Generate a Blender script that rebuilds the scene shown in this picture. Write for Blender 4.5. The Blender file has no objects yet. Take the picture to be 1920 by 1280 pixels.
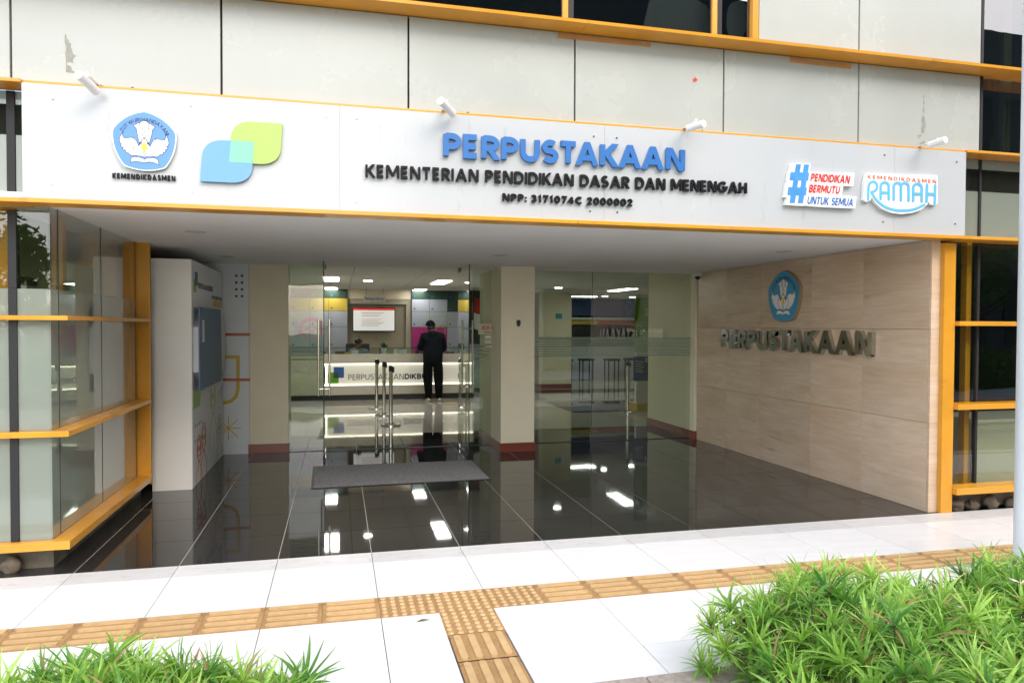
import bpy, bmesh, math, random
from mathutils import Vector, Matrix
random.seed(7)
R = math.radians
scene = bpy.context.scene
COL = scene.collection

# ------------------------------------------------------------------ camera
F_PX, YAW, PITCH, ROLL, CAM = 1342.3, 0.2380, 0.0210, 0.0037, Vector((0.0, -5.2879, 1.6517))
def cam_axes():
    cy, sy, cp, sp = math.cos(YAW), math.sin(YAW), math.cos(PITCH), math.sin(PITCH)
    f = Vector((sy*cp, cy*cp, -sp)); r = Vector((cy, -sy, 0)); u = r.cross(f)
    cr, sr = math.cos(ROLL), math.sin(ROLL)
    return r*cr + u*sr, -r*sr + u*cr, f
CR, CU, CF = cam_axes()
cd = bpy.data.cameras.new('camera'); co = bpy.data.objects.new('camera', cd); COL.objects.link(co)
co.matrix_world = Matrix(((CR.x, CU.x, -CF.x, CAM.x), (CR.y, CU.y, -CF.y, CAM.y), (CR.z, CU.z, -CF.z, CAM.z), (0, 0, 0, 1)))
cd.sensor_width = 36; cd.lens = F_PX/1920*36; cd.clip_start = 0.05; cd.clip_end = 500
scene.camera = co
# ------------------------------------------------------------------ light
SUN_EL, SUN_AZ = R(38), R(-24)      # azimuth measured from straight behind the camera, negative = from the left
w = bpy.data.worlds.new('World'); scene.world = w; w.use_nodes = True
nt = w.node_tree; bg = nt.nodes['Background']
sky = nt.nodes.new('ShaderNodeTexSky'); sky.sky_type = 'NISHITA'; sky.sun_disc = False
sky.sun_elevation = SUN_EL; sky.sun_rotation = math.pi - SUN_AZ*-1; sky.air_density = 1.0; sky.dust_density = 3.0; sky.ozone_density = 1.0
nt.links.new(sky.outputs[0], bg.inputs[0]); bg.inputs[1].default_value = 0.15
sl = bpy.data.lights.new('sun', 'SUN'); sl.energy = 1.5; sl.angle = R(100); sl.color = (1.0, 0.985, 0.96)
so = bpy.data.objects.new('sun', sl); COL.objects.link(so)
sdir = Vector((math.sin(SUN_AZ)*math.cos(SUN_EL), -math.cos(SUN_AZ)*math.cos(SUN_EL), math.sin(SUN_EL)))
so.rotation_euler = sdir.to_track_quat('Z', 'Y').to_euler()
scene.view_settings.view_transform = 'Standard'; scene.view_settings.look = 'None'
scene.view_settings.gamma = 1; scene.view_settings.use_curve_mapping = False
scene.view_settings.exposure = 1.15
scene.cycles.use_denoising = True
scene.cycles.max_bounces = 10; scene.cycles.transparent_max_bounces = 24

# ------------------------------------------------------------------ measuring: a pixel of the photograph on a world plane
def P(px, py, ax, val):
    d = CR*((px-960)/F_PX) + CU*(-(py-640)/F_PX) + CF
    i = 'xyz'.index(ax); return CAM + d*((val-CAM[i])/d[i])

# ------------------------------------------------------------------ materials
def M(name, col, rough=.5, metal=0, var=0, vs=3, stretch=(1, 1, 1), bump=0, bs=60, rand=0, emit=0, coat=0, spec=.5, dirt=None, trans=0):
    m = bpy.data.materials.new(name); m.use_nodes = True; n = m.node_tree; N, L = n.nodes, n.links
    b = N['Principled BSDF']; b.inputs['Roughness'].default_value = rough; b.inputs['Metallic'].default_value = metal
    b.inputs['Specular IOR Level'].default_value = spec; b.inputs['Coat Weight'].default_value = coat; b.inputs['Coat Roughness'].default_value = .03
    c = N.new('ShaderNodeRGB'); c.outputs[0].default_value = (*col, 1); out = c.outputs[0]
    def mul(src, fac):
        h = N.new('ShaderNodeVectorMath'); h.operation = 'SCALE'; L.new(src, h.inputs[0]); L.new(fac, h.inputs['Scale']); return h.outputs[0]
    tc = None
    if var or bump or dirt:
        tc = N.new('ShaderNodeTexCoord'); mp = N.new('ShaderNodeMapping'); mp.inputs['Scale'].default_value = stretch
        L.new(tc.outputs['Object'], mp.inputs[0])
    if var:
        t = N.new('ShaderNodeTexNoise'); t.inputs['Scale'].default_value = vs; t.inputs['Detail'].default_value = 6; t.inputs['Roughness'].default_value = .6
        L.new(mp.outputs[0], t.inputs[0])
        r = N.new('ShaderNodeMapRange'); r.inputs[1].default_value = .3; r.inputs[2].default_value = .7; r.inputs[3].default_value = 1-var; r.inputs[4].default_value = 1+var
        L.new(t.outputs[0], r.inputs[0]); out = mul(out, r.outputs[0])
        rr = N.new('ShaderNodeMapRange'); rr.inputs[1].default_value = .3; rr.inputs[2].default_value = .7
        rr.inputs[3].default_value = rough*.85; rr.inputs[4].default_value = min(1, rough*1.25); L.new(t.outputs[0], rr.inputs[0]); L.new(rr.outputs[0], b.inputs['Roughness'])
    if rand:
        oi = N.new('ShaderNodeObjectInfo'); r = N.new('ShaderNodeMapRange'); r.inputs[3].default_value = 1-rand; r.inputs[4].default_value = 1+rand
        L.new(oi.outputs['Random'], r.inputs[0]); out = mul(out, r.outputs[0])
    if dirt:   # (colour, threshold, scale, stretch)
        dc, th, dsc, dst = dirt
        mp2 = N.new('ShaderNodeMapping'); mp2.inputs['Scale'].default_value = dst; L.new(tc.outputs['Object'], mp2.inputs[0])
        t = N.new('ShaderNodeTexNoise'); t.inputs['Scale'].default_value = dsc; t.inputs['Detail'].default_value = 8; t.inputs['Roughness'].default_value = .65; L.new(mp2.outputs[0], t.inputs[0])
        r = N.new('ShaderNodeMapRange'); r.inputs[1].default_value = th; r.inputs[2].default_value = th+.16; L.new(t.outputs[0], r.inputs[0])
        mx = N.new('ShaderNodeMix'); mx.data_type = 'RGBA'; L.new(r.outputs[0], mx.inputs[0]); L.new(out, mx.inputs[6]); mx.inputs[7].default_value = (*dc, 1); out = mx.outputs[2]
    L.new(out, b.inputs['Base Color'])
    if bump:
        t = N.new('ShaderNodeTexNoise'); t.inputs['Scale'].default_value = bs; t.inputs['Detail'].default_value = 5; L.new(mp.outputs[0], t.inputs[0])
        bp = N.new('ShaderNodeBump'); bp.inputs['Strength'].default_value = bump; bp.inputs['Distance'].default_value = .01; L.new(t.outputs[0], bp.inputs['Height']); L.new(bp.outputs[0], b.inputs['Normal'])
    if emit:
        L.new(out, b.inputs['Emission Color']); b.inputs['Emission Strength'].default_value = emit
    if trans:
        tr = N.new('ShaderNodeBsdfTranslucent'); L.new(out, tr.inputs[0]); ms = N.new('ShaderNodeMixShader'); ms.inputs[0].default_value = trans
        o = N['Material Output']; L.new(b.outputs[0], ms.inputs[1]); L.new(tr.outputs[0], ms.inputs[2]); L.new(ms.outputs[0], o.inputs[0])
    return m

def glass_mat(name, tint, frost=0, frost_col=(.7, .74, .7), mirror=1.7):
    m = bpy.data.materials.new(name); m.use_nodes = True; n = m.node_tree; N, L = n.nodes, n.links
    N.remove(N['Principled BSDF']); o = N['Material Output']
    tr = N.new('ShaderNodeBsdfTransparent'); tr.inputs[0].default_value = (*tint, 1)
    gl = N.new('ShaderNodeBsdfGlossy'); gl.inputs['Roughness'].default_value = .0; gl.inputs[0].default_value = (1, 1, 1, 1)
    # float-glass waviness
    tc = N.new('ShaderNodeTexCoord'); t = N.new('ShaderNodeTexNoise'); t.inputs['Scale'].default_value = 1.3; L.new(tc.outputs['Object'], t.inputs[0])
    bp = N.new('ShaderNodeBump'); bp.inputs['Strength'].default_value = .12; bp.inputs['Distance'].default_value = .02; L.new(t.outputs[0], bp.inputs['Height']); L.new(bp.outputs[0], gl.inputs['Normal'])
    fr = N.new('ShaderNodeFresnel'); fr.inputs[0].default_value = 1.5
    ge = N.new('ShaderNodeNewGeometry'); iv = N.new('ShaderNodeMath'); iv.operation = 'SUBTRACT'; iv.inputs[0].default_value = 1; L.new(ge.outputs['Backfacing'], iv.inputs[1])
    mu = N.new('ShaderNodeMath'); mu.operation = 'MULTIPLY'; L.new(fr.outputs[0], mu.inputs[0]); L.new(iv.outputs[0], mu.inputs[1])
    m2 = N.new('ShaderNodeMath'); m2.operation = 'MULTIPLY'; m2.use_clamp = True; L.new(mu.outputs[0], m2.inputs[0]); m2.inputs[1].default_value = mirror
    base = tr.outputs[0]
    if frost:
        df = N.new('ShaderNodeBsdfDiffuse'); df.inputs[0].default_value = (*frost_col, 1); tl = N.new('ShaderNodeBsdfTranslucent'); tl.inputs[0].default_value = (*frost_col, 1)
        a = N.new('ShaderNodeMixShader'); a.inputs[0].default_value = .45; L.new(df.outputs[0], a.inputs[1]); L.new(tl.outputs[0], a.inputs[2])
        c = N.new('ShaderNodeMixShader'); c.inputs[0].default_value = frost; L.new(base, c.inputs[1]); L.new(a.outputs[0], c.inputs[2]); base = c.outputs[0]
    mx = N.new('ShaderNodeMixShader'); L.new(m2.outputs[0], mx.inputs[0]); L.new(base, mx.inputs[1]); L.new(gl.outputs[0], mx.inputs[2])
    L.new(mx.outputs[0], o.inputs[0]); return m

YEL = M('yellow_aluminium', (.66, .305, .03), .2, var=.10, vs=2.2, bump=.05, bs=3, dirt=((.40, .19, .05), .60, 3.5, (1, 1, 2)))
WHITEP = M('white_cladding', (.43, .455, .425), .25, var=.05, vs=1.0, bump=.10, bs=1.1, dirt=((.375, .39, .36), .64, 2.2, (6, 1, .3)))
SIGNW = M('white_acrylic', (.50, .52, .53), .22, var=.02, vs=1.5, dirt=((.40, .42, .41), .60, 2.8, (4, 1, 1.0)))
BLACKJ = M('black_rubber', (.012, .012, .013), .6)
CREAM = M('cream_paint', (.80, .72, .53), .6, var=.04, vs=2.5, bump=.06, bs=25, dirt=((.42, .37, .26), .7, 3, (1, 1, 1)))
REDSK = M('red_brown_skirting', (.20, .045, .025), .3, var=.15, vs=5)
PCEIL = M('porch_ceiling_white', (.82, .81, .79), .75, var=.03, vs=1.5, bump=.03, bs=8)
GRAN = M('black_granite', (.028, .0265, .025), .032, var=.3, vs=35, rand=.15, spec=.5, bump=.03, bs=2.5, dirt=((.05, .048, .045), .6, 7, (1, 1, 1)))
GROUTL = M('pale_grout', (.50, .48, .45), .8, var=.2, vs=12)
GROUTD = M('dark_grout', (.13, .125, .12), .9, var=.3, vs=12)
PORC = M('white_porcelain', (.80, .795, .775), .22, var=.04, vs=2.2, stretch=(1, 5, 1), rand=.035, dirt=((.62, .59, .54), .62, 2.2, (1, 1.6, 1)))
PORCS = M('worn_porcelain', (.66, .65, .63), .3, var=.06, vs=6, stretch=(1, 8, 1), rand=.05, dirt=((.36, .33, .28), .57, 4, (1, 3, 1)))
CTILE = M('cream_floor_tile', (.50, .48, .41), .03, var=.03, vs=3, rand=.04)
TACT = M('ochre_tactile_tile', (.40, .235, .095), .7, var=.16, vs=9, bump=.15, bs=90, rand=.07, dirt=((.22, .14, .08), .55, 14, (1, 1, 1)))
TACTB = M('worn_lit_tactile_tops', (.60, .40, .19), .55, var=.12, vs=14, bump=.1, bs=90, rand=.07, dirt=((.34, .22, .12), .6, 18, (1, 1, 1)))  # tops paler than the slab: wear, plus bar shading painted as colour
SOIL = M('soil', (.035, .025, .017), .95, var=.4, vs=8, bump=.6, bs=25)
KERB = M('kerb_granite', (.36, .31, .27), .7, var=.25, vs=40, bump=.1, bs=60)
CONC = M('stained_concrete', (.13, .115, .085), .85, var=.45, vs=6, bump=.4, bs=12, dirt=((.30, .26, .18), .6, 5, (1, 1, 1)))
STONE = M('boulder_stone', (.10, .08, .055), .8, var=.4, vs=7, bump=.5, bs=9)
BLUE = M('blue_lettering', (.028, .15, .43), .35)
BLACK = M('black_lettering', (.004, .004, .005), .5, spec=.25)
EMBL = M('emblem_blue', (.085, .26, .60), .2)
EMBD = M('emblem_deep_blue', (.02, .30, .52), .3)
WH = M('white_gloss', (.82, .82, .80), .25)
INK = M('black_ink', (.02, .025, .05), .4)
FLAM = M('flame_yellow', (.80, .52, .05), .3)
LGRN = M('lime_leaf', (.36, .54, .10), .3)
LBLU = M('sky_leaf', (.13, .34, .68), .3)
LMIX = M('mint_overlap', (.19, .50, .38), .3)
RED = M('sign_red', (.62, .04, .03), .4)
HASHB = M('hash_blue', (.08, .32, .68), .3, var=.25, vs=2)
CYAN = M('cyan_stroke', (.13, .48, .72), .3)
BRED = M('brick_red_text', (.65, .11, .03), .4)
EDGE = M('plate_edge_grey', (.34, .33, .31), .35)
CHROME = M('polished_steel', (.52, .52, .49), .13, 1, var=.05, vs=4)
STEEL = M('brushed_steel', (.60, .57, .50), .22, 1)
GUNM = M('dark_metal', (.05, .05, .05), .35, .7)
BLK = M('black_plastic', (.015, .015, .016), .45)
SPOTW = M('spotlight_white', (.80, .79, .76), .35)
GLASS = glass_mat('clear_glass', (.84, .90, .85), mirror=2.2)
DOORG = glass_mat('door_glass', (.88, .93, .89))
FRONTG = glass_mat('facade_glass', (.80, .83, .77), mirror=2.3)
UPG = glass_mat('upper_window_glass', (.42, .45, .44), mirror=3.4)
FROST = glass_mat('frosted_film_glass', (.55, .60, .52), frost=.60, frost_col=(.60, .67, .60), mirror=1.8)
FILM = glass_mat('frosted_stripe', (.8, .85, .8), frost=.42, frost_col=(.50, .57, .48))
EDGEG = M('glass_edge_green', (.02, .06, .045), .15)
ICEIL = M('interior_ceiling_tile', (.75, .75, .70), .8, var=.03, vs=4, rand=.03, bump=.05, bs=50)
TBAR = M('ceiling_shadow_gap', (.16, .16, .15), .8)
LAMP = M('lamp_diffuser', (1, .98, .94), .5, emit=7)
DLAMP = M('downlight_diffuser', (1, .97, .92), .5, emit=14)
LED = M('led_strip', (1, .97, .80), .5, emit=1.6)
GLOW = M('backlit_panel', (.80, .78, .66), .4, emit=.10)
CNTR = M('counter_laminate', (.58, .54, .44), .25, var=.02)
TVW = M('tan_panel', (.33, .29, .20), .4, var=.05, vs=2)
SCRN = M('screen_page', (.60, .60, .57), .3, emit=.30)
SCRR = M('screen_red', (.75, .03, .03), .3, emit=.2)
SCRT = M('screen_orange_text', (.7, .3, .05), .3, emit=.1)
SCRG = M('screen_grey_text', (.25, .25, .25), .3, emit=.05)
LKW = M('locker_white', (.38, .41, .46), .35, rand=.03)
LKY = M('locker_yellow', (.52, .38, .05), .35)
LKG = M('locker_dark_green', (.02, .055, .035), .4)
LKP = M('locker_magenta', (.42, .02, .19), .35)
PINK = M('pink_line', (.60, .05, .28), .4)
TGRN = M('green_line', (.28, .50, .05), .4)
TEAL = M('teal_line', (.06, .32, .38), .4)
LGT = M('light_grey_panel', (.68, .71, .74), .35, var=.03, vs=3, dirt=((.33, .35, .36), .72, 4, (1, 1, 2)))
KCRM = M('kiosk_cream', (.80, .795, .76), .22, var=.03, vs=2)
SCRB = M('dark_blue_screen', (.06, .14, .26), .45)
MYEL = M('mural_yellow', (.58, .38, .03), .4)
MORG = M('mural_orange', (.50, .10, .02), .4)
NAVY = M('navy_print', (.03, .06, .20), .4)
GPRT = M('green_print', (.24, .42, .05), .4)
MATM = M('grey_mat', (.22, .22, .23), .95, var=.75, vs=70, bump=.5, bs=150)
BANG = M('banner_green', (.16, .42, .02), .4)
BANB = M('banner_blue', (.03, .12, .30), .4)
TRED = M('flag_red', (.50, .02, .02), .7)
POSTW = M('post_pale_paint', (.78, .82, .85), .35, var=.05, vs=1.2, dirt=((.42, .47, .5), .66, 2, (2, 2, .5)))
BRNT = M('brown_tape', (.48, .25, .09), .5, var=.15, vs=9)
PEEL = M('bare_grey_patch', (.30, .30, .26), .8, var=.2, vs=30)
SKIN = M('skin', (.20, .10, .06), .5, spec=.4)
HAIR = M('black_hair', (.012, .010, .009), .5)
HOOD = M('black_cloth', (.006, .009, .012), .9, spec=.12, var=.3, vs=8, bump=.3, bs=14)
PANT = M('black_trousers', (.005, .005, .006), .9, spec=.12, var=.3, vs=8, bump=.3, bs=12)
SHIRT = M('grey_blue_shirt', (.20, .25, .32), .8, var=.2, vs=14, bump=.2, bs=18)
SHOE = M('sneaker_cream', (.45, .44, .30), .6)
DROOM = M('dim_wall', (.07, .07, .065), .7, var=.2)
MIDW = M('beige_partition', (.42, .41, .30), .6, var=.05)
BLIND = M('blind_slat', (.20, .19, .10), .6)
WOOD = M('dark_wood', (.10, .04, .025), .5, var=.3, vs=6)
PAPER = M('paper', (.75, .75, .73), .8)

def travertine():
    m = bpy.data.materials.new('travertine'); m.use_nodes = True; n = m.node_tree; N, L = n.nodes, n.links; b = N['Principled BSDF']
    tc = N.new('ShaderNodeTexCoord'); oi = N.new('ShaderNodeObjectInfo')
    ad = N.new('ShaderNodeVectorMath'); ad.operation = 'ADD'; L.new(tc.outputs['Object'], ad.inputs[0])
    sc = N.new('ShaderNodeVectorMath'); sc.operation = 'SCALE'; sc.inputs[0].default_value = (7, 11, 5); L.new(oi.outputs['Random'], sc.inputs['Scale']); L.new(sc.outputs[0], ad.inputs[1])
    def nz(st, s, d, lo, hi):
        mp = N.new('ShaderNodeMapping'); mp.inputs['Scale'].default_value = st; L.new(ad.outputs[0], mp.inputs[0])
        t = N.new('ShaderNodeTexNoise'); t.inputs['Scale'].default_value = s; t.inputs['Detail'].default_value = d; t.inputs['Roughness'].default_value = .62; t.inputs['Distortion'].default_value = .25; L.new(mp.outputs[0], t.inputs[0])
        r = N.new('ShaderNodeMapRange'); r.inputs[1].default_value = lo; r.inputs[2].default_value = hi; L.new(t.outputs[0], r.inputs[0]); return r.outputs[0]
    a = nz((.5, .6, 3.2), 1.8, 9, .3, .7); f = nz((1, 1.1, 17), 2.5, 9, .35, .7); b2 = nz((1, 1, 1.4), 1.4, 4, .35, .65); v = nz((1, .5, 9), 3, 10, .64, .70); p = nz((1, 1.6, 7), 22, 3, .66, .74)
    def mix(fac, A, B, k=1):
        x = N.new('ShaderNodeMix'); x.data_type = 'RGBA'
        if k != 1:
            q = N.new('ShaderNodeMath'); q.operation = 'MULTIPLY'; q.inputs[1].default_value = k; L.new(fac, q.inputs[0]); fac = q.outputs[0]
        L.new(fac, x.inputs[0])
        for i, c in ((6, A), (7, B)):
            if isinstance(c, tuple): x.inputs[i].default_value = (*c, 1)
            else: L.new(c, x.inputs[i])
        return x.outputs[2]
    c = mix(a, (.60, .42, .275), (.82, .66, .50)); c = mix(b2, c, (.68, .48, .32), .4); c = mix(f, c, (.47, .31, .19), .33); c = mix(v, c, (.27, .15, .085), .5); c = mix(p, c, (.66, .56, .44), .5)
    hv = N.new('ShaderNodeVectorMath'); hv.operation = 'SCALE'; rv = N.new('ShaderNodeMapRange'); rv.inputs[3].default_value = .88; rv.inputs[4].default_value = 1.08; L.new(oi.outputs['Random'], rv.inputs[0]); L.new(c, hv.inputs[0]); L.new(rv.outputs[0], hv.inputs['Scale']); c = hv.outputs[0]
    L.new(c, b.inputs['Base Color']); b.inputs['Roughness'].default_value = .24; b.inputs['Specular IOR Level'].default_value = .45
    bp = N.new('ShaderNodeBump'); bp.inputs['Strength'].default_value = .08; bp.inputs['Distance'].default_value = .003; L.new(f, bp.inputs['Height']); L.new(bp.outputs[0], b.inputs['Normal'])
    return m
TRAV = travertine()

def leafmat(name, c0, c1, tr=.35):
    m = bpy.data.materials.new(name); m.use_nodes = True; n = m.node_tree; N, L = n.nodes, n.links; b = N['Principled BSDF']
    oi = N.new('ShaderNodeObjectInfo'); tc = N.new('ShaderNodeTexCoord'); t = N.new('ShaderNodeTexNoise'); t.inputs['Scale'].default_value = 6; L.new(tc.outputs['Object'], t.inputs[0])
    a = N.new('ShaderNodeMath'); a.operation = 'ADD'; L.new(oi.outputs['Random'], a.inputs[0]); L.new(t.outputs[0], a.inputs[1])
    r = N.new('ShaderNodeMapRange'); r.inputs[1].default_value = .4; r.inputs[2].default_value = 1.5; L.new(a.outputs[0], r.inputs[0])
    x = N.new('ShaderNodeMix'); x.data_type = 'RGBA'; L.new(r.outputs[0], x.inputs[0]); x.inputs[6].default_value = (*c0, 1); x.inputs[7].default_value = (*c1, 1)
    L.new(x.outputs[2], b.inputs['Base Color']); b.inputs['Roughness'].default_value = .38
    tl = N.new('ShaderNodeBsdfTranslucent'); L.new(x.outputs[2], tl.inputs[0]); ms = N.new('ShaderNodeMixShader'); ms.inputs[0].default_value = tr
    L.new(b.outputs[0], ms.inputs[1]); L.new(tl.outputs[0], ms.inputs[2]); L.new(ms.outputs[0], N['Material Output'].inputs[0]); return m
YLEAF = leafmat('young_leaf', (.26, .52, .07), (.56, .80, .18), tr=.42)
DRYL = M('dry_brown_leaf', (.30, .19, .08), .7)
LEAF = leafmat('hedge_leaf', (.07, .26, .045), (.46, .72, .12), tr=.42)
TLEAF = leafmat('tree_leaf', (.03, .085, .018), (.12, .22, .04))
BARK = M('bark', (.10, .075, .05), .9, var=.35, vs=9, bump=.5, bs=20)
GRASSM = M('lawn', (.06, .12, .025), .9, var=.4, vs=5, bump=.5, bs=40)

# ------------------------------------------------------------------ object helpers
def props(o, label=None, cat=None, group=None, kind=None):
    if label: o['label'] = label
    if cat: o['category'] = cat
    if group: o['group'] = group
    if kind: o['kind'] = kind
    return o
def thing(name, loc, label=None, cat=None, group=None, kind=None):
    o = bpy.data.objects.new(name, None); o.empty_display_size = .1; COL.objects.link(o); o.location = loc
    return props(o, label, cat, group, kind)
def wloc(o):
    v = Vector((0, 0, 0))
    while o: v += o.location; o = o.parent
    return v
class Fr:      # a flat working frame: u to the right, v up, n towards the viewer
    def __init__(s, o, u, v, n): s.o, s.u, s.v, s.n = Vector(o), Vector(u), Vector(v), Vector(n)
    def __call__(s, u, v, n=0): return s.o + s.u*u + s.v*v + s.n*n
def FY(y): return Fr((0, y, 0), (1, 0, 0), (0, 0, 1), (0, -1, 0))     # faces the street; u = X, v = Z
def FXm(x): return Fr((x, 0, 0), (0, -1, 0), (0, 0, 1), (-1, 0, 0))   # faces left; u = -Y
def FXp(x): return Fr((x, 0, 0), (0, 1, 0), (0, 0, 1), (1, 0, 0))     # faces right; u = Y
class MB:
    def __init__(s): s.v = []; s.f = []; s.m = []; s.cur = 0
    def add(s, vs, fs):
        k = len(s.v); s.v += [Vector(q) for q in vs]; s.f += [tuple(i+k for i in f) for f in fs]; s.m += [s.cur]*len(fs); return s
    def box(s, x0, x1, y0, y1, z0, z1):
        x0, x1 = sorted((x0, x1)); y0, y1 = sorted((y0, y1)); z0, z1 = sorted((z0, z1))
        return s.add([(x0, y0, z0), (x1, y0, z0), (x1, y1, z0), (x0, y1, z0), (x0, y0, z1), (x1, y0, z1), (x1, y1, z1), (x0, y1, z1)],
                     [(0, 3, 2, 1), (4, 5, 6, 7), (0, 1, 5, 4), (1, 2, 6, 5), (2, 3, 7, 6), (3, 0, 4, 7)])
    def prism(s, pts, fr, n0, n1):
        area = sum(pts[i][0]*pts[(i+1) % len(pts)][1]-pts[(i+1) % len(pts)][0]*pts[i][1] for i in range(len(pts)))
        if area < 0: pts = pts[::-1]
        if (fr.u.cross(fr.v)).dot(fr.n) < 0: pts = pts[::-1]
        k = len(pts); vs = [fr(a, b, n0) for a, b in pts]+[fr(a, b, n1) for a, b in pts]
        return s.add(vs, [tuple(range(k-1, -1, -1)), tuple(range(k, 2*k))]+[(i, (i+1) % k, k+(i+1) % k, k+i) for i in range(k)])
    def ribbon(s, pts, w, fr, n0, n1, closed=False, caps=False):
        pts = [Vector((a, b)) for a, b in pts]; pts = [p for i, p in enumerate(pts) if i == 0 or (p-pts[i-1]).length > 1e-6]; k = len(pts)
        if closed and (pts[0]-pts[-1]).length < 1e-6: pts.pop(); k -= 1
        Lf, Rt = [], []
        for i, p in enumerate(pts):
            a = pts[(i-1) % k] if (closed or i) else None; b = pts[(i+1) % k] if (closed or i < k-1) else None
            d1 = (p-a).normalized() if a is not None else (b-p).normalized(); d2 = (b-p).normalized() if b is not None else d1
            t = d1+d2; t = t.normalized() if t.length > 1e-6 else d1; nn = Vector((-t.y, t.x)); c = max(.5, nn.dot(Vector((-d1.y, d1.x))))
            Lf.append(p+nn*(w/2/c)); Rt.append(p-nn*(w/2/c))
        for i in range(k if closed else k-1):
            j = (i+1) % k; q = [Rt[i], Rt[j], Lf[j], Lf[i]]; vs = [fr(a.x, a.y, n0) for a in q]+[fr(a.x, a.y, n1) for a in q]
            s.add(vs, [(0, 3, 2, 1), (4, 5, 6, 7), (0, 1, 5, 4), (2, 3, 7, 6)])
        if caps:
            for q_, p in enumerate((pts[0], pts[-1])): s.prism([(p.x+w/2*math.cos(a*math.pi/6), p.y+w/2*math.sin(a*math.pi/6)) for a in range(12)], fr, n0, n1-.0006-.0001*q_)
        return s
    def cyl(s, p0, p1, r0, r1=None, seg=16, cap=True):
        p0, p1 = Vector(p0), Vector(p1); r1 = r0 if r1 is None else r1; d = (p1-p0).normalized(); a = d.orthogonal().normalized(); b = d.cross(a)
        vs = [p0+(a*math.cos(t)+b*math.sin(t))*r0 for t in [2*math.pi*i/seg for i in range(seg)]]+[p1+(a*math.cos(t)+b*math.sin(t))*r1 for t in [2*math.pi*i/seg for i in range(seg)]]
        fs = [(i, (i+1) % seg, seg+(i+1) % seg, seg+i) for i in range(seg)]
        if cap: fs += [tuple(range(seg-1, -1, -1)), tuple(range(seg, 2*seg))]
        return s.add(vs, fs)
    def tube(s, pts, rs, seg=8):
        for i in range(len(pts)-1): s.cyl(pts[i], pts[i+1], rs[i], rs[i+1], seg)
        return s
    def ell(s, c, r, seg=16, rings=10, zmin=-1, zmax=1):
        c = Vector(c); vs = []; fs = []; t0 = math.asin(zmin); t1 = math.asin(zmax)
        for i in range(rings+1):
            t = t0+(t1-t0)*i/rings
            for j in range(seg): p = 2*math.pi*j/seg; vs.append(c+Vector((r[0]*math.cos(t)*math.cos(p), r[1]*math.cos(t)*math.sin(p), r[2]*math.sin(t))))
        for i in range(rings):
            for j in range(seg): fs.append((i*seg+j, i*seg+(j+1) % seg, (i+1)*seg+(j+1) % seg, (i+1)*seg+j))
        return s.add(vs, fs)
    def mesh(s, name, mats, off=Vector((0, 0, 0)), bevel=0, smooth=False):
        me = bpy.data.meshes.new(name); me.from_pydata([tuple(q-off) for q in s.v], [], s.f)
        for m in (mats if isinstance(mats, (list, tuple)) else [mats]): me.materials.append(m)
        if len(set(s.m)) > 1:
            for p_, i in zip(me.polygons, s.m): p_.material_index = i
        if bevel:
            bm = bmesh.new(); bm.from_mesh(me); bmesh.ops.remove_doubles(bm, verts=bm.verts, dist=1e-5)
            bmesh.ops.bevel(bm, geom=[e for e in bm.edges if len(e.link_faces) == 2 and e.calc_face_angle(0) > .5], offset=bevel, segments=2, affect='EDGES', profile=.6, clamp_overlap=True)
            bm.to_mesh(me); bm.free()
        if smooth:
            for p_ in me.polygons: p_.use_smooth = True
        me.update(); return me
    def build(s, name, mats, parent=None, bevel=0, smooth=False, label=None, cat=None, group=None, kind=None):
        off = wloc(parent) if parent else Vector((0, 0, 0))
        if parent is None:
            n = len(s.v); off = sum(s.v, Vector())/n; off.z = min(q.z for q in s.v)
        o = bpy.data.objects.new(name, s.mesh(name, mats, off, bevel, smooth)); COL.objects.link(o)
        if parent: o.parent = parent
        else: o.location = off
        return props(o, label, cat, group, kind)
def inst(name, me, loc, parent=None, rot=None):
    o = bpy.data.objects.new(name, me); COL.objects.link(o); o.parent = parent
    o.location = Vector(loc)-(wloc(parent) if parent else Vector((0, 0, 0)))
    if rot: o.rotation_euler = rot
    return o
def arc(cx, cy, rx, ry, a0, a1, n=12): return [(cx+rx*math.cos(R(a0+(a1-a0)*i/n)), cy+ry*math.sin(R(a0+(a1-a0)*i/n))) for i in range(n+1)]
def smooth_poly(pts, it=2, closed=True):
    for _ in range(it):
        q = []; k = len(pts)
        for i in range(k if closed else k-1):
            a, b = pts[i], pts[(i+1) % k]; q += [(a[0]*.75+b[0]*.25, a[1]*.75+b[1]*.25), (a[0]*.25+b[0]*.75, a[1]*.25+b[1]*.75)]
        pts = q if closed else [pts[0]]+q+[pts[-1]]
    return pts

# lettering
GL = {}
def glyph(ch, bold):
    k = (ch, bold)
    if k not in GL:
        cu = bpy.data.curves.new('g', 'FONT'); cu.body = ch; cu.size = 1; cu.offset = bold; cu.extrude = .5; cu.resolution_u = 3
        o = bpy.data.objects.new('g', cu); COL.objects.link(o)
        me = bpy.data.meshes.new_from_object(o)
        vs = [v.co.copy() for v in me.vertices]; fs = [tuple(p.vertices) for p in me.polygons]
        bpy.data.objects.remove(o); bpy.data.curves.remove(cu); bpy.data.meshes.remove(me)
        GL[k] = (vs, fs, min(v.x for v in vs), max(v.x for v in vs))
    return GL[k]
def layout(txt, bold, gap):
    x = 0; out = []
    for ch in txt:
        if ch == ' ': x += .34; continue
        g = glyph(ch, bold); out.append((ch, x-g[2])); x += g[3]-g[2]+gap
    return out, x-gap
CAPH = None
def caph(bold):
    g = glyph('H', bold); return max(v.y for v in g[0]), min(v.y for v in g[0])
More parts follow.
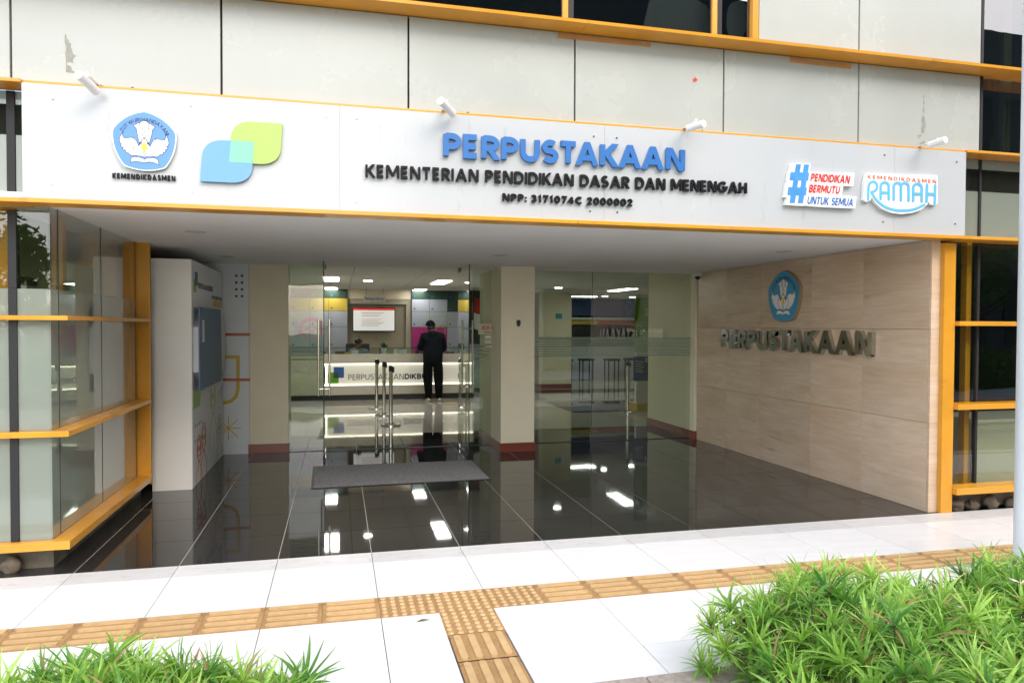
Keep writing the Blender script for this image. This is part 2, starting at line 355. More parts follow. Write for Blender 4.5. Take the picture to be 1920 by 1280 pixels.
def text(txt, fr, u0, u1, v0, v1, n0, n1, mat, parent, bold=.0, gap=.12, each='letter', slant=0, name='lettering', vslope=0):
    """letters spanning u0..u1, capital height v0..v1; each=name -> every letter its own object"""
    out, W = layout(txt, bold, gap); hi, lo = caph(bold); sx = (u1-u0)/W; sy = (v1-v0)/(hi-lo); mb = MB()
    for ch, x in out:
        g = glyph(ch, bold); vs = []
        for v in g[0]:
            b = (v.y-lo)*sy; a = u0+(v.x+x)*sx+b*slant; vs.append(fr(a, v0+b+vslope*(a-u0), n0+(v.z+.5)*(n1-n0)))
        if each:
            m1 = MB(); m1.add(vs, g[1]); m1.build(each, mat, parent)
        else: mb.add(vs, g[1])
    if not each: return mb.build(name, mat, parent, kind='stuff')

# lettering drawn as strokes: geometric capitals like the photograph's; centre lines in a unit box
def _ar(cx, cy, rx, ry, a0, a1, n=9): return [(cx+rx*math.cos(R(a0+(a1-a0)*i/n)), cy+ry*math.sin(R(a0+(a1-a0)*i/n))) for i in range(n+1)]
SF = {  # width, strokes: 'r' ribbon, 'd' slanted bar cut level at both ends
 'A': (.86, [('d', (0, 0), (.5, 1)), ('d', (1, 0), (.5, 1)), ('r', [(.2, .27), (.8, .27)])]),
 'B': (.60, [('r', [(0, -.09), (0, 1.09)]), ('r', [(0, 1), (.5, 1)]+_ar(.5, .76, .42, .24, 90, -90)+[(0, .52)]), ('r', [(0, .52), (.55, .52)]+_ar(.55, .26, .45, .26, 90, -90)+[(0, 0)])]),
 'C': (.80, [('r', _ar(.55, .5, .55, .5, 48, 312, 16))]),
 'D': (.72, [('r', [(0, -.09), (0, 1.09)]), ('r', [(0, 1), (.4, 1)]+_ar(.4, .5, .6, .5, 90, -90, 14)+[(0, 0)])]),
 'E': (.50, [('r', [(1, 1), (0, 1), (0, 0), (1, 0)]), ('r', [(.1, .5), (.92, .5)])]),
 'G': (.88, [('r', _ar(.5, .5, .5, .5, 45, 355, 18)+[(.55, .46)])]),
 'H': (.66, [('r', [(0, -.09), (0, 1.09)]), ('r', [(1, -.09), (1, 1.09)]), ('r', [(.1, .52), (.9, .52)])]),
 'I': (.0, [('r', [(0, -.09), (0, 1.09)])]),
 'K': (.66, [('r', [(0, -.09), (0, 1.09)]), ('d', (.08, .45), (.95, 1.0)), ('d', (1.0, 0), (.30, .58))]),
 'M': (1.0, [('r', [(0, -.09), (0, 1.09)]), ('r', [(1, -.09), (1, 1.09)]), ('d', (.5, .12), (.06, 1)), ('d', (.5, .12), (.94, 1))]),
 'N': (.74, [('r', [(0, -.09), (0, 1.09)]), ('r', [(1, -.09), (1, 1.09)]), ('d', (.93, 0), (.07, 1))]),
 'O': (.86, [('c', _ar(.5, .5, .5, .5, 0, 360, 24))]),
 'P': (.56, [('r', [(0, -.09), (0, 1.09)]), ('r', [(0, 1), (.45, 1)]+_ar(.45, .72, .55, .28, 90, -90)+[(0, .44)])]),
 'R': (.60, [('r', [(0, -.09), (0, 1.09)]), ('r', [(0, 1), (.45, 1)]+_ar(.45, .73, .52, .27, 90, -90)+[(0, .46)]), ('d', (1.0, 0), (.42, .46))]),
 'S': (.56, [('r', _ar(.5, .75, .46, .25, 40, 235, 10)+_ar(.5, .26, .5, .26, 70, -150, 12))]),
 'T': (.64, [('r', [(-.05, 1), (1.05, 1)]), ('r', [(.5, .95), (.5, -.09)])]),
 'U': (.68, [('r', [(0, 1.09), (0, .4)]+_ar(.5, .4, .5, .4, 180, 360, 14)+[(1, 1.09)])]),
 'W': (1.15, [('d', (.25, 0), (.0, 1)), ('d', (.25, 0), (.5, 1)), ('d', (.75, 0), (.5, 1)), ('d', (.75, 0), (1, 1))]),
 'Y': (.74, [('d', (.5, .4), (0, 1)), ('d', (.5, .4), (1, 1)), ('r', [(.5, .5), (.5, -.09)])]),
 '0': (.58, [('c', _ar(.5, .5, .5, .5, 0, 360, 20))]),
 '1': (.26, [('r', [(0, .82), (.7, 1), (.75, -.09)])]),
 '2': (.54, [('r', _ar(.5, .72, .47, .28, 165, -35, 10)+[(.05, .0), (1.05, .0)])]),
 '3': (.52, [('r', _ar(.42, .75, .5, .25, 150, -80, 9)), ('r', _ar(.42, .26, .56, .26, 85, -150, 10))]),
 '4': (.64, [('r', [(.72, -.09), (.72, 1.0)]), ('r', [(.66, 1), (0, .28), (1.08, .28)])]),
 '7': (.54, [('r', [(-.05, 1), (1, 1), (.3, -.06)])]),
 ':': (.0, [('r', [(0, -.08), (0, .12)]), ('r', [(0, .5), (0, .7)])]),
}
def sglyph(ch, wt):
    """list of 2D polygons/ribbons in cap-height units, total width"""
    cw, st = SF[ch]; h = wt/2; sy = 1-2*h; mp = lambda p: (h+p[0]*cw, h+p[1]*sy)
    clampy = lambda p: (p[0], min(1, max(0, p[1])))
    out = []
    for k in st:
        if k[0] == 'd':
            a, b = (h+k[1][0]*cw, 0 if k[1][1] == 0 else h+k[1][1]*sy), (h+k[2][0]*cw, 1 if k[2][1] == 1 else h+k[2][1]*sy)
            L_ = math.hypot(b[0]-a[0], b[1]-a[1]); hw = h*L_/abs(b[1]-a[1])
            out.append(('p', [(a[0]-hw, a[1]), (a[0]+hw, a[1]), (b[0]+hw, b[1]), (b[0]-hw, b[1])]))
        elif k[0] == 'c': out.append(('c', [mp(p) for p in k[1]]))
        else: out.append(('r', [clampy(mp(p)) for p in k[1]]))
    ext = h*.35 if ch in 'AWY' else 0
    return out, cw+wt+ext*2, ext
def stext(txt, fr, u0, u1, v0, v1, n0, n1, mat, parent, wt=.2, gap=.12, each='letter', slant=0, name='lettering', vslope=0, space=.62):
    W = 0; pos = []; prev = ' '
    for ch in txt:
        if ch == ' ': W += space-gap; prev = ch; continue
        W += {'TA': -.20, 'AT': -.20, 'ST': -.05, 'KA': -.09, 'AK': -.03, 'AA': -.10, 'DA': -.06, 'RA': -.06, 'PA': -.12, 'GA': -.05, 'UA': -.05, 'AS': -.06, 'AR': -.02}.get(prev+ch, 0); prev = ch
        g = sglyph(ch, wt); pos.append((ch, W+g[2], g)); W += g[1]+gap
    W -= gap; sx = (u1-u0)/W; sy = v1-v0; mb = MB()
    for ch, x, g in pos:
        class F2:
            u, v, n = fr.u, fr.v, fr.n
            def __call__(s, a, b, n=0): return fr(u0+(a+x)*sx+b*sy*slant, v0+b*sy+vslope*(a+x)*sx, n)
        f2 = F2(); m1 = MB() if each else mb
        for i, (k, pts) in enumerate(g[0]):
            e = n1+.0004*i
            if k == 'p': m1.prism(pts, f2, n0, e)
            else: m1.ribbon(pts, wt, f2, n0, e, closed=(k == 'c'))
        if each: m1.build(each, mat, parent)
    if not each: return mb.build(name, mat, parent, kind='stuff')

# ================================================================== SETTING: ground and floors
T = .65; X0 = -2.3672
def kx(k): return X0+k*T
ZT = 0.0
MB().box(-120, 120, -120, 60, -.35, -.06).build('ground', GRASSM, kind='structure')
pv = thing('pavement', (0, -1, 0), kind='structure')
MB().box(-9.1, 12.25, -2.19, 0, -.055, -.012).build('grout_bed', GROUTD, pv)
G = .0045
def tile_mesh(nm, w_, d_, mat, G=.0045): return MB().box(-w_/2+G/2, w_/2-G/2, -d_/2+G/2, d_/2-G/2, -.03, 0).mesh(nm, mat)
mstrip = tile_mesh('tile', T, .2347, PORCS); mfull = tile_mesh('tile', T, .6587, PORC); mfull2 = tile_mesh('tile', T, .655, PORC); mlast = tile_mesh('tile', T, .328, PORC)
for k in range(-10, 22):
    x = kx(k)+T/2
    inst('tile', mstrip, (x, -.2347/2, ZT), pv); inst('tile', mfull, (x, -.5640, ZT), pv)
    if k == 4:
        ww = T-.318; m4 = tile_mesh('tile', ww, .655, PORC); m5 = tile_mesh('tile', ww, .328, PORC)
        inst('tile', m4, (kx(k)+ww/2, -1.5355, ZT), pv); inst('tile', m5, (kx(k)+ww/2, -2.027, ZT), pv)
    else: inst('tile', mfull2, (x, -1.5355, ZT), pv); inst('tile', mlast, (x, -2.027, ZT), pv)
# tactile tiles: slab with raised bars or domes
def tact_bar(rot):
    mb = MB(); a, b = (.3235, .3120); mb.box(-a/2, a/2, -b/2, b/2, -.03, -.001)
    for i in range(4):
        c = -b/2+b*(i+.5)/4; w2 = .017
        mb.cur = 1; mb.prism(arc(a/2-.04, c, .019, .019, -90, 90, 6)+arc(-a/2+.04, c, .019, .019, 90, 270, 6), Fr((0, 0, 0), (1, 0, 0), (0, 1, 0), (0, 0, 1)), -.0012, .0065)
    me = mb.mesh('tactile_tile', [TACT, TACTB])
    if rot: me.transform(Matrix.Rotation(math.pi/2, 4, 'Z'))
    return me
def tact_dome():
    mb = MB(); a, b = .3235, .3120; mb.box(-a/2, a/2, -b/2, b/2, -.03, -.001)
    for i in range(6):
        for j in range(6):
            c = (-a/2+a*(i+.5)/6, -b/2+b*(j+.5)/6); mb.cur = 1; mb.cyl((*c, -.0012), (*c, .0062), .0175, .0125, 12)
    return mb.mesh('tactile_tile', [TACT, TACTB])
bar, barv, dome = tact_bar(False), tact_bar(True), tact_dome()
yt = (-.8934-1.208)/2
for i in range(-20, 44):
    x = kx(0)+.325*i+.1625; k = 9+0
    near = round((x-(kx(5)-.1625))/.325)
    inst('tactile_tile', dome if near in (-1, 0, 1) else bar, (x, yt, 0), pv)
for j in range(3):
    o = inst('tactile_tile', dome if j == 0 else barv, (kx(5)-.159, -1.208-.157-.3135*j, 0), pv)
    if j: o.scale = (.97, 1, 1)
fl = thing('porch_floor', (1.6, 3, 0), kind='structure')
MB().box(-2.6, 5.14, .0005, 5.81, -.055, -.0025).build('grout_bed', GROUTL, fl)
mg = tile_mesh('granite_tile', T, T, GRAN, .0055); mg0 = tile_mesh('granite_tile', T, .6106, GRAN, .0055)
for k in range(0, 12):
    for j in range(9):
        if j == 0: inst('granite_tile', mg0, (kx(k)+T/2, .3053, 0), fl)
        else: inst('granite_tile', mg, (kx(k)+T/2, .6106+T*(j-.5), 0), fl)
lf = thing('lobby_floor', (3, 10, 0), kind='structure')
MB().box(-3.3, 13.3, 5.8105, 20, -.055, -.003).build('grout_bed', GROUTD, lf)
mc = tile_mesh('floor_tile', T*1.5, T*1.5, CTILE); mcb = tile_mesh('floor_tile', T*1.5, T*1.5, GRAN)
for i in range(17):
    for j in range(14):
        x = kx(-1)+T*1.5*(i+.5)-.4; y = 5.81+T*1.5*(j+.5)
        darkt = (x > 4.2 and 8.0 < y < 9.4 and x-4.2 > (y-8)*.2) or (x > 3.6 and 11.4 < y < 12.5)
        inst('floor_tile', mcb if darkt else mc, (x, y, 0), lf)
MB().box(5.141, 13.3, .3, 5.81, -.055, -.004).box(-9, -2.601, .2, 5.81, -.055, -.004).build('side_room_floor', CTILE, lf)

# ================================================================== THE BUILDING
B = thing('library_building', (1.7, 0, 0), 'glass fronted library with white cladding, yellow beams and deep entrance porch', 'building')
FA = FY(0)
# white cladding panels
JX = [-7.15, -5.875, -4.6, -3.326, -2.051, -.778, .499, 1.774, 3.045, 4.322, 5.592]
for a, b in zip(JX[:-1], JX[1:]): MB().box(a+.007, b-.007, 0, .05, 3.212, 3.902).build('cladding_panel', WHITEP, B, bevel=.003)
uL = P(760, 5, 'y', 0).x; uM = P(1071, 30, 'y', 0).x; uR = P(1349, 40, 'y', 0).x; uE = P(1422, 60, 'y', 0).x; uJ = P(1611, 60, 'y', 0).x; uK = P(1840, 90, 'y', 0).x
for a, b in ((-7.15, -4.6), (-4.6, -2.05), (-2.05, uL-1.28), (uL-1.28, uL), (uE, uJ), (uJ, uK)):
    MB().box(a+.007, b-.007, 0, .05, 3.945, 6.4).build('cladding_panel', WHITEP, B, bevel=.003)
MB().box(-9, uK-.02, .06, .09, 3.22, 3.94).box(-9, uL, .06, .09, 3.94, 6.4).box(uE+.02, uK-.02, .06, .09, 3.94, 6.4).build('cladding_backing', BLACKJ, B)
MB().box(-9, 11, 0, 8, 6.4, 6.6).build('roof', M('roof_grey', (.3, .3, .3), .8), B)
# yellow beams (each run in sections)
def beam(x0, x1, y0, z0, z1, y1=.02, nm='facade_beam'):
    MB().box(x0, x1, y0, y1, z0, z1).build(nm, YEL, B, bevel=.004)
SEC = [-9, -4.7, -2.05, uM+.07, 5.62, 11]
for a, b in zip(SEC[:-1], SEC[1:]):
    mb = MB(); a += .0015; b -= .0015     # sloping top, vertical face
    mb.prism([(-.055, 3.908), (.192, 3.908), (.194, 3.931), (.186, 3.934), (-.055, 3.940)], Fr((a, 0, 0), (0, -1, 0), (0, 0, 1), (1, 0, 0)), 0, b-a); mb.build('facade_beam', YEL, B)
for a, b in zip([-9, -1.955, uM+.02, 5.352], [-1.956, uM+.019, 5.35, 11]):
    inside = -1.96 < (a+b)/2 < 5.35
    if inside: beam(a, b-.002, -.085, 3.192, 3.211, .0); beam(a, b-.002, -.135, 2.428, 2.458, .05)
    else: beam(a, b, -.11, 3.188, 3.211, .098); beam(a, b, -.13, 2.428, 2.456, .098)
# upper windows
def pane(x0, x1, y, z0, z1, mat, th=.008, parent=None): return MB().box(x0, x1, y, y+th, z0, z1).build('window_pane', mat, parent or B)
def mull(x0, x1, y0, y1, z0, z1, mat, nm='mullion', parent=None): return MB().box(x0, x1, y0, y1, z0, z1).build(nm, mat, parent or B, bevel=.002)
pane(uL, uM-.06, .04, 3.942, 6.4, UPG); pane(uM+.03, uR-.04, .04, 3.942, 6.4, UPG); pane(uR+.04, uE-.06, .04, 3.942, 6.4, UPG)
for u in (uM-.03, uR-.02): mull(u-.03, u+.012, .02, .08, 3.942, 6.4, YEL); mull(u+.0125, u+.06, .03, .09, 3.942, 6.4, BLACKJ)
mull(uE-.055, uE-.001, -.005, .06, 3.942, 6.4, YEL); mull(uL+.001, uL+.03, .02, .06, 3.942, 6.4, BLACKJ)
FU = FY(.16)
def pu(px, py, y=.16): q = P(px, py, 'y', y); return (q.x, q.z)
MB().prism([pu(1205, 52), pu(1218, 0), pu(1235, -60), pu(1290, -60), pu(1305, 0), pu(1325, 12), pu(1330, 22), pu(1341, 26), pu(1341, 68)], FU, 0, .004).build('pale_window_shape', LGT, B)  # flat pale cut-out set behind the upper pane
MB().prism(smooth_poly([pu(1362, 74), pu(1362, 12), pu(1384, 0), pu(1400, 8), pu(1404, 35), pu(1394, 74)], 2), FU, 0, .004).build('pale_window_shape', LGT, B)
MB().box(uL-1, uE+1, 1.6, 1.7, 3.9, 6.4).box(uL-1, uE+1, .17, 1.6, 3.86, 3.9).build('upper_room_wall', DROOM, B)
# right of the cladding: tall glazing with vertical blinds
pane(uK+.03, 11, .06, 3.942, 6.4, UPG); pane(uK+.03, 11, .06, 3.213, 3.905, UPG); mull(uK+.001, uK+.029, .0, .07, 3.213, 3.905, BLACKJ); mull(uK+.001, uK+.029, .0, .07, 3.942, 6.4, BLACKJ)
for i in range(13):
    x = uK+.05+i*.022
    MB().box(x, x+.006, .11, .15, 3.2, 6.3).build('blind_slat', BLIND, B)
MB().box(uK+.37, uK+.46, .11, .14, 3.2, 6.3).build('blind_edge_strip', M('blind_strip', (.42, .42, .25), .6), B)
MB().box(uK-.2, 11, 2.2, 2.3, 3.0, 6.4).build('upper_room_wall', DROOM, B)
# tape strips, peeled patches, sticker on the cladding
def on(px, py, y=0): q = P(px, py, 'y', y); return (q.x, q.z)
MB().prism([on(1044, 72), on(1048, 60.5), on(1079, 63.5), on(1140, 72), on(1160, 72.5), on(1212, 80), on(1220, 83), on(1220, 89)], FA, .001, .002).build('tape_strip', BRNT, B)
MB().prism([on(1480, 117), on(1482, 107.5), on(1540, 115), on(1597, 120.5), on(1595, 124), on(1596, 130)], FA, .001, .002).build('tape_strip', BRNT, B)
Z1 = lambda L, ox=0: [on(ox+a/2.977, b/2.977) for a, b in L]
MB().prism(Z1([(362, 190), (372, 200), (369, 216), (386, 225), (384, 240), (398, 246), (392, 258), (402, 276), (404, 300), (425, 312), (410, 323), (406, 340), (410, 356), (392, 346), (374, 350), (372, 362), (396, 372), (402, 392), (427, 410), (368, 403), (369, 340), (364, 300), (371, 270), (361, 235)]), FA, .0008, .0018).build('peeled_patch', PEEL, B)
MB().prism(Z1([(1336, 648), (1350, 650), (1351, 672), (1357, 690), (1353, 715), (1345, 745), (1333, 742), (1330, 715), (1340, 690), (1333, 670)], 1280), FA, .0008, .0018).build('peeled_patch', PEEL, B)
for q in ([(1341, 535), (1349, 532), (1348, 550), (1342, 548)], [(1344, 566), (1350, 563), (1349, 584), (1342, 580)], [(1343, 600), (1350, 604), (1347, 632), (1339, 625)], [(1311, 755), (1330, 750), (1333, 760), (1316, 773)], [(1325, 800), (1345, 783), (1352, 800), (1345, 815), (1322, 810)]):
    MB().prism(Z1(q, 1280), FA, .0008, .0018).build('peeled_patch', PEEL, B)
MB().prism([on(1298, 150), on(1304, 145), on(1308, 151), on(1301, 155)], FA, .001, .002).build('sticker', RED, B)

# porch ceiling and soffit fittings
MB().box(-2.2, 5.3, .051, 4.44, 2.44, 2.52).build('porch_ceiling', PCEIL, B)
MB().box(-1.94, 5.33, -.03, .05, 2.459, 3.18).build('fascia_core', DROOM, B)
MB().box(-9, 13.4, .1, 20, 2.9, 3.1).build('upper_floor_slab', DROOM, B)
# pillars
def pillar(x0, x1, y0, y1, top=2.5, sk=.12, nm='pillar'):
    o = MB().box(x0, x1, y0, y1, 0, top).build(nm, CREAM, B, bevel=.004)
    MB().box(x0-.014, x1+.014, y0-.014, y1+.014, .0, sk).build('skirting', REDSK, o, bevel=.003); return o
pillar(-1.115, -.635, 4.45, 5.0, 2.56); pillar(2.07, 2.525, 3.85, 5.3, 2.4395)
pillar(5.10, 5.5, 4.32, 5.95, 2.56)
pillar(5.17, 6.08, 13.0, 13.6, 2.6)
# travertine wall: slabs as pieces of the wall
SW = thing('travertine_wall', (5.2, 2.2, 0), 'polished brown travertine slab wall along the right side of the porch', 'wall')
MB().box(5.155, 5.24, .08, 4.31, 0, 2.439).build('backing', DROOM, SW)
ys = [.06, .885, 1.695, 2.69, 3.50, 4.3]; zs = [0, .80, 1.64, 2.438]
for i in range(5):
    for j in range(3):
        a, b = ys[i], ys[i+1]
        me = MB().box(-.012, .012, -(b-a)/2+.002, (b-a)/2-.002, -(zs[j+1]-zs[j])/2+.0015, (zs[j+1]-zs[j])/2-.0015).mesh('stone_slab', TRAV, bevel=.001)
        inst('stone_slab', me, (5.142+random.uniform(-.0008, .0008), (a+b)/2, (zs[j]+zs[j+1])/2), SW)
for j in range(3):
    me = MB().box(-.045, .045, -.012, .012, -(zs[j+1]-zs[j])/2+.001, (zs[j+1]-zs[j])/2-.001).mesh('stone_slab', TRAV)
    inst('stone_slab', me, (5.177, .045, (zs[j]+zs[j+1])/2), SW)
# yellow post at the wall end and right hand glazing
mull(5.224, 5.345, -.012, .09, 0, 2.405, YEL, 'corner_post')
for z0, z1 in ((.165, .225), (.925, .975), (1.672, 1.712)):
    MB().box(5.347, 11, -.06, .10, z0, z1).build('sill', YEL, B, bevel=.003)
xm = P(1830, 700, 'y', .1).x
for z0, z1 in ((.227, .923), (.977, 1.670), (1.714, 2.408), (2.458, 3.186)):
    f = FROST if z0 > 2.4 else FRONTG
    pane(5.347, xm-.012, .10, z0, z1, f); pane(xm+.012, xm+1.27, .10, z0, z1, f); pane(xm+1.3, 11, .10, z0, z1, f)
    mull(xm-.0118, xm+.0118, .085, .13, z0, z1, BLACKJ)
mull(xm-.085, xm-.030, .135, .20, .1, 3.1, YEL, 'inner_column')
mull(5.36, 11, .12, .3, 0, .16, CONC, 'plinth'); mull(5.41, 5.50, .25, .32, 2.47, 3.09, YEL, 'inner_column')
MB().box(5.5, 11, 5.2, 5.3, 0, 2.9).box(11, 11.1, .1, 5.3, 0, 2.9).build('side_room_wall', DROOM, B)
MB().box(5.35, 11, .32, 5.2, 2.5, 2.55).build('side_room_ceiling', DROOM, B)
desk = thing('white_desk', (6.2, .9, 0), 'pale boxy desk standing behind the lower right window', 'desk')
qa, qb = P(1832, 800, 'y', .35), P(1862, 806, 'y', .35)
MB().box(qa.x, qb.x+.9, .35, .9, .0, .74).build('body', M('desk_cream', (.78, .77, .68), .5), desk); MB().box(qa.x-.02, qb.x+.92, .33, .92, .741, .77).build('desk_top', WH, desk)

# left bay window: front glazing, side glazing, mitred sills
XG, YG, XS, YS = -1.872, .10, -1.75, .04
def sill(z0, z1, nm='sill'):
    mb = MB(); fr = Fr((0, 0, z0), (1, 0, 0), (0, 1, 0), (0, 0, 1))
    MB().prism([(-9, YS), (XS, YS), (XG, YG+.02), (-9, YG+.02)], fr, 0, z1-z0).build(nm, YEL, B, bevel=.002)
    MB().prism([(XS, YS+.0015), (XS, 2.2), (XG, 2.2), (XG, YG+.0215)], fr, 0, z1-z0).build(nm, YEL, B, bevel=.002)
sill(.150, .205); sill(.905, .942); sill(1.682, 1.712)
BP = thing('bay', (0, 0, 0)); bpy.data.objects.remove(BP)
my1, my2 = P(110, 600, 'x', XG).y, P(190, 600, 'x', XG).y
fx = P(26, 600, 'y', YG).x
for (z0, z1), low in (((.207, .903), 1), ((.944, 1.680), 1), ((1.714, 1.89), 1), ((1.891, 2.408), 0), ((2.458, 3.186), 1)):
    g = FROST if low else FRONTG
    pane(-9, fx-1.4, YG, z0, z1, g); pane(fx-1.37, fx-.03, YG, z0, z1, g)
    pane(fx+.022, XG-.009, YG, z0, z1, g)
    mull(fx-.029, fx+.021, YG-.01, YG+.05, z0, z1, BLACKJ)
    if z1 < 2.42:
        zt = z1 if z1 < 2.4 else 2.439
        for a, b in ((YG, my1-.004), (my1+.004, my2-.003), (my2+.003, 2.16)):
            MB().box(XG-.008, XG, a, b, z0, zt).build('window_pane', g, B)
        for yy_ in (my1, my2, 2.163): MB().box(XG-.012, XG+.002, yy_-.0035, yy_+.0025, z0, zt).build('window_seal', BLACKJ, B)
mull(-1.93, XS-.005, 2.205, 2.235, .12, 2.439, YEL, 'corner_post')
MB().box(-9, XG-.02, .17, 2.4, 0, .149).build('plinth', CONC, B)
MB().box(-9, -2.0, .171, 5.1, .15, .18).build('side_room_floor', DROOM, B)
mull(-2.22, -2.13, .22, .30, .18, 2.9, YEL, 'inner_column'); mull(-2.00, -1.93, .5, .58, .18, 2.9, YEL, 'inner_column')
mull(-2.12, -2.02, 1.62, 1.70, .18, 2.9, YEL, 'inner_column')
mull(-2.3, -2.0, 2.05, 2.12, .18, 2.9, YEL, 'inner_column')
MB().box(-2.9, -2.85, .8, 2.6, .18, 2.1).build('inner_partition', MIDW, B); MB().box(-2.35, -2.31, .9, 1.55, .3, 1.95).build('inner_partition', LGT, B)
MB().box(-1.985, -1.975, .62, 1.30, .30, 2.12).build('inner_white_sheet', LGT, B); MB().box(-1.985, -1.975, 1.36, 1.60, .30, 2.12).build('inner_white_sheet', MIDW, B)
MB().box(-9, -2.31, 3.2, 3.3, 0, 2.9).box(-6, -5.9, .3, 3.2, 0, 2.9).build('side_room_wall', MIDW, B)
MB().box(-9, -2.31, .3, 3.2, 2.6, 2.7).build('side_room_ceiling', MIDW, B)
MB().box(-2.30, -2.2, 2.4, 4.5, 0, 2.56).build('porch_side_wall', DROOM, B)

# lobby shell
MB().box(-3.3, -3.2, 4.5, 20, 0, 2.9).build('lobby_wall', CREAM, B)
MB().box(13.2, 13.3, 5.3, 20, 0, 2.9).build('lobby_wall', CREAM, B)
MB().box(-3.3, 13.3, 19.9, 20, 0, 2.9).build('lobby_wall', MIDW, B)
MB().box(-3.2, -1.55, 4.55, 4.6, 0, 2.9).build('lobby_wall', CREAM, B)
MB().box(-3.3, 5.1, 13.3, 13.4, 0, 2.9).build('lobby_wall', CREAM, B)
MB().box(5.51, 13.3, 5.31, 5.41, 0, 2.9).build('lobby_wall', CREAM, B)
ic = MB().box(-3.3, 13.3, 5.02, 20, 2.58, 2.62).build('interior_ceiling', TBAR, B)
MB().box(-3.3, 13.3, 4.38, 5.0, 2.441, 2.5).build('ceiling_bulkhead', PCEIL, B) if False else None
mt = MB().box(-.595, .595, -.60+.008, .60-.008, -.02, 0).mesh('ceiling_panel', ICEIL)
for i in range(14):
    for j in range(13):
        inst('ceiling_panel', mt, (-2.75+1.2*i, 5.05+.6+1.2*j, 2.575), ic)
MB().box(-3.3, 13.3, 4.46, 5.04, 2.56, 2.9).build('ceiling_edge', PCEIL, B)

# fixed glass partition and doors
YP = 4.45
def gp(x0, x1, z0=.008, z1=2.555, mat=GLASS): return MB().box(x0, x1, YP, YP+.012, z0, z1).build('glass_partition', mat, B)
DL, DR = -.17, 1.60
gp(-.63, DL-.006); gp(DR+.2, 2.065); gp(2.53, P(1110, 700, 'y', YP).x-.003); gp(P(1110, 700, 'y', YP).x+.003, 5.125)
xj = P(1110, 700, 'y', YP).x
MB().box(xj-.0028, xj+.0028, YP+.002, YP+.01, .01, 2.55).build('glass_joint', EDGEG, B)
MB().box(-.63, 5.12, YP-.004, YP+.016, .0, .007).build('floor_channel', GUNM, B)
# frosted stripes and labyrinth pattern on the right hand partition
mb = MB(); z = 1.225
for i, h in enumerate((.022, .018, .018, .018, .018, .030, .024, .030, .048)):
    mb.box(2.56, 5.12, YP-.0035, YP-.0015, z, z+h); z += h+.0065
for i in range(9):
    x = 3.0+i*.23; mb.box(x, x+.012, YP-.0039, YP-.0036, 1.225, 1.225+.05+.05*(i % 3))
mb.build('frosted_stripe_film', FILM, B, kind='stuff')
mb = MB(); z = 1.20
for i in range(4): mb.box(-.6, -.2, YP-.0035, YP-.0015, z, z+.024); mb.box(1.83, 2.03, YP-.0035, YP-.0015, z, z+.024); z += .052
mb.build('frosted_stripe_film', FILM, B, kind='stuff')
def door(x, lab):
    d = MB().box(x-.006, x+.006, 3.60, 4.43, .02, 2.43).build('glass_door', DOORG, B, label=lab)
    MB().box(x-.0065, x+.0065, 3.594, 3.5995, .02, 2.43).build('door_edge', EDGEG, d)
    for z0, z1 in ((.005, .06), (2.38, 2.436)): MB().box(x-.014, x+.014, 4.25, 4.43, z0, z1).build('patch_fitting', GUNM if z0 > 1 else CHROME, d, bevel=.003)
    MB().box(x-.012, x+.012, 3.62, 3.68, .004, .09).build('door_stop', BLK, d)
    for s in (-1, 1):
        xo = x+s*.065
        m_ = MB().cyl((xo, 3.72, .80), (xo, 3.72, 1.73), .0125, seg=12)
        for zz in (.88, 1.62): m_.cyl((x+s*.007, 3.72, zz), (xo, 3.72, zz), .009, seg=10)
        m_.build('handle', STEEL, d, smooth=False)
    return d
door(DL, 'left glass door leaf standing open'); door(DR, 'right glass door leaf standing open')

# ================================================================== ENTRANCE SIGN
S = thing('entrance_sign', (1.7, -.1, 2.46), 'long white entrance sign board with blue and black raised lettering above the porch', 'sign')
FS = FY(-.1)
sj = [-1.955, P(637, 300, 'y', -.1).x, P(1133, 320, 'y', -.1).x, P(1677, 350, 'y', -.1).x, 5.345]
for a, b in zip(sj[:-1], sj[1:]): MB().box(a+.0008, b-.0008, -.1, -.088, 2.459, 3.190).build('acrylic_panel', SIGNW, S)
MB().box(-1.95, 5.34, -.087, -.035, 2.462, 3.187).build('sign_frame', EDGE, S)
def sp(px, py, y=-.12): q = P(px, py, 'y', y); return (q.x, q.z)
stext('PERPUSTAKAAN', FS, .737, 2.640, 2.869, 3.045, .008, .034, BLUE, S, wt=.245, gap=.08)
stext('KEMENTERIAN PENDIDIKAN DASAR DAN MENENGAH', FS, .186, 3.188, 2.697, 2.788, .008, .03, BLACK, S, wt=.21, gap=.13, vslope=.008, space=.62)
stext('NPP: 3171074C 2000002', FS, 1.177, 2.206, 2.574, 2.632, .006, .026, BLACK, S, wt=.25, gap=.17, vslope=.004)
stext('KEMENDIKDASMEN', FS, -1.431, -1.052, 2.607, 2.643, .006, .018, BLACK, S, wt=.24, gap=.28, each=None, name='emblem_caption')
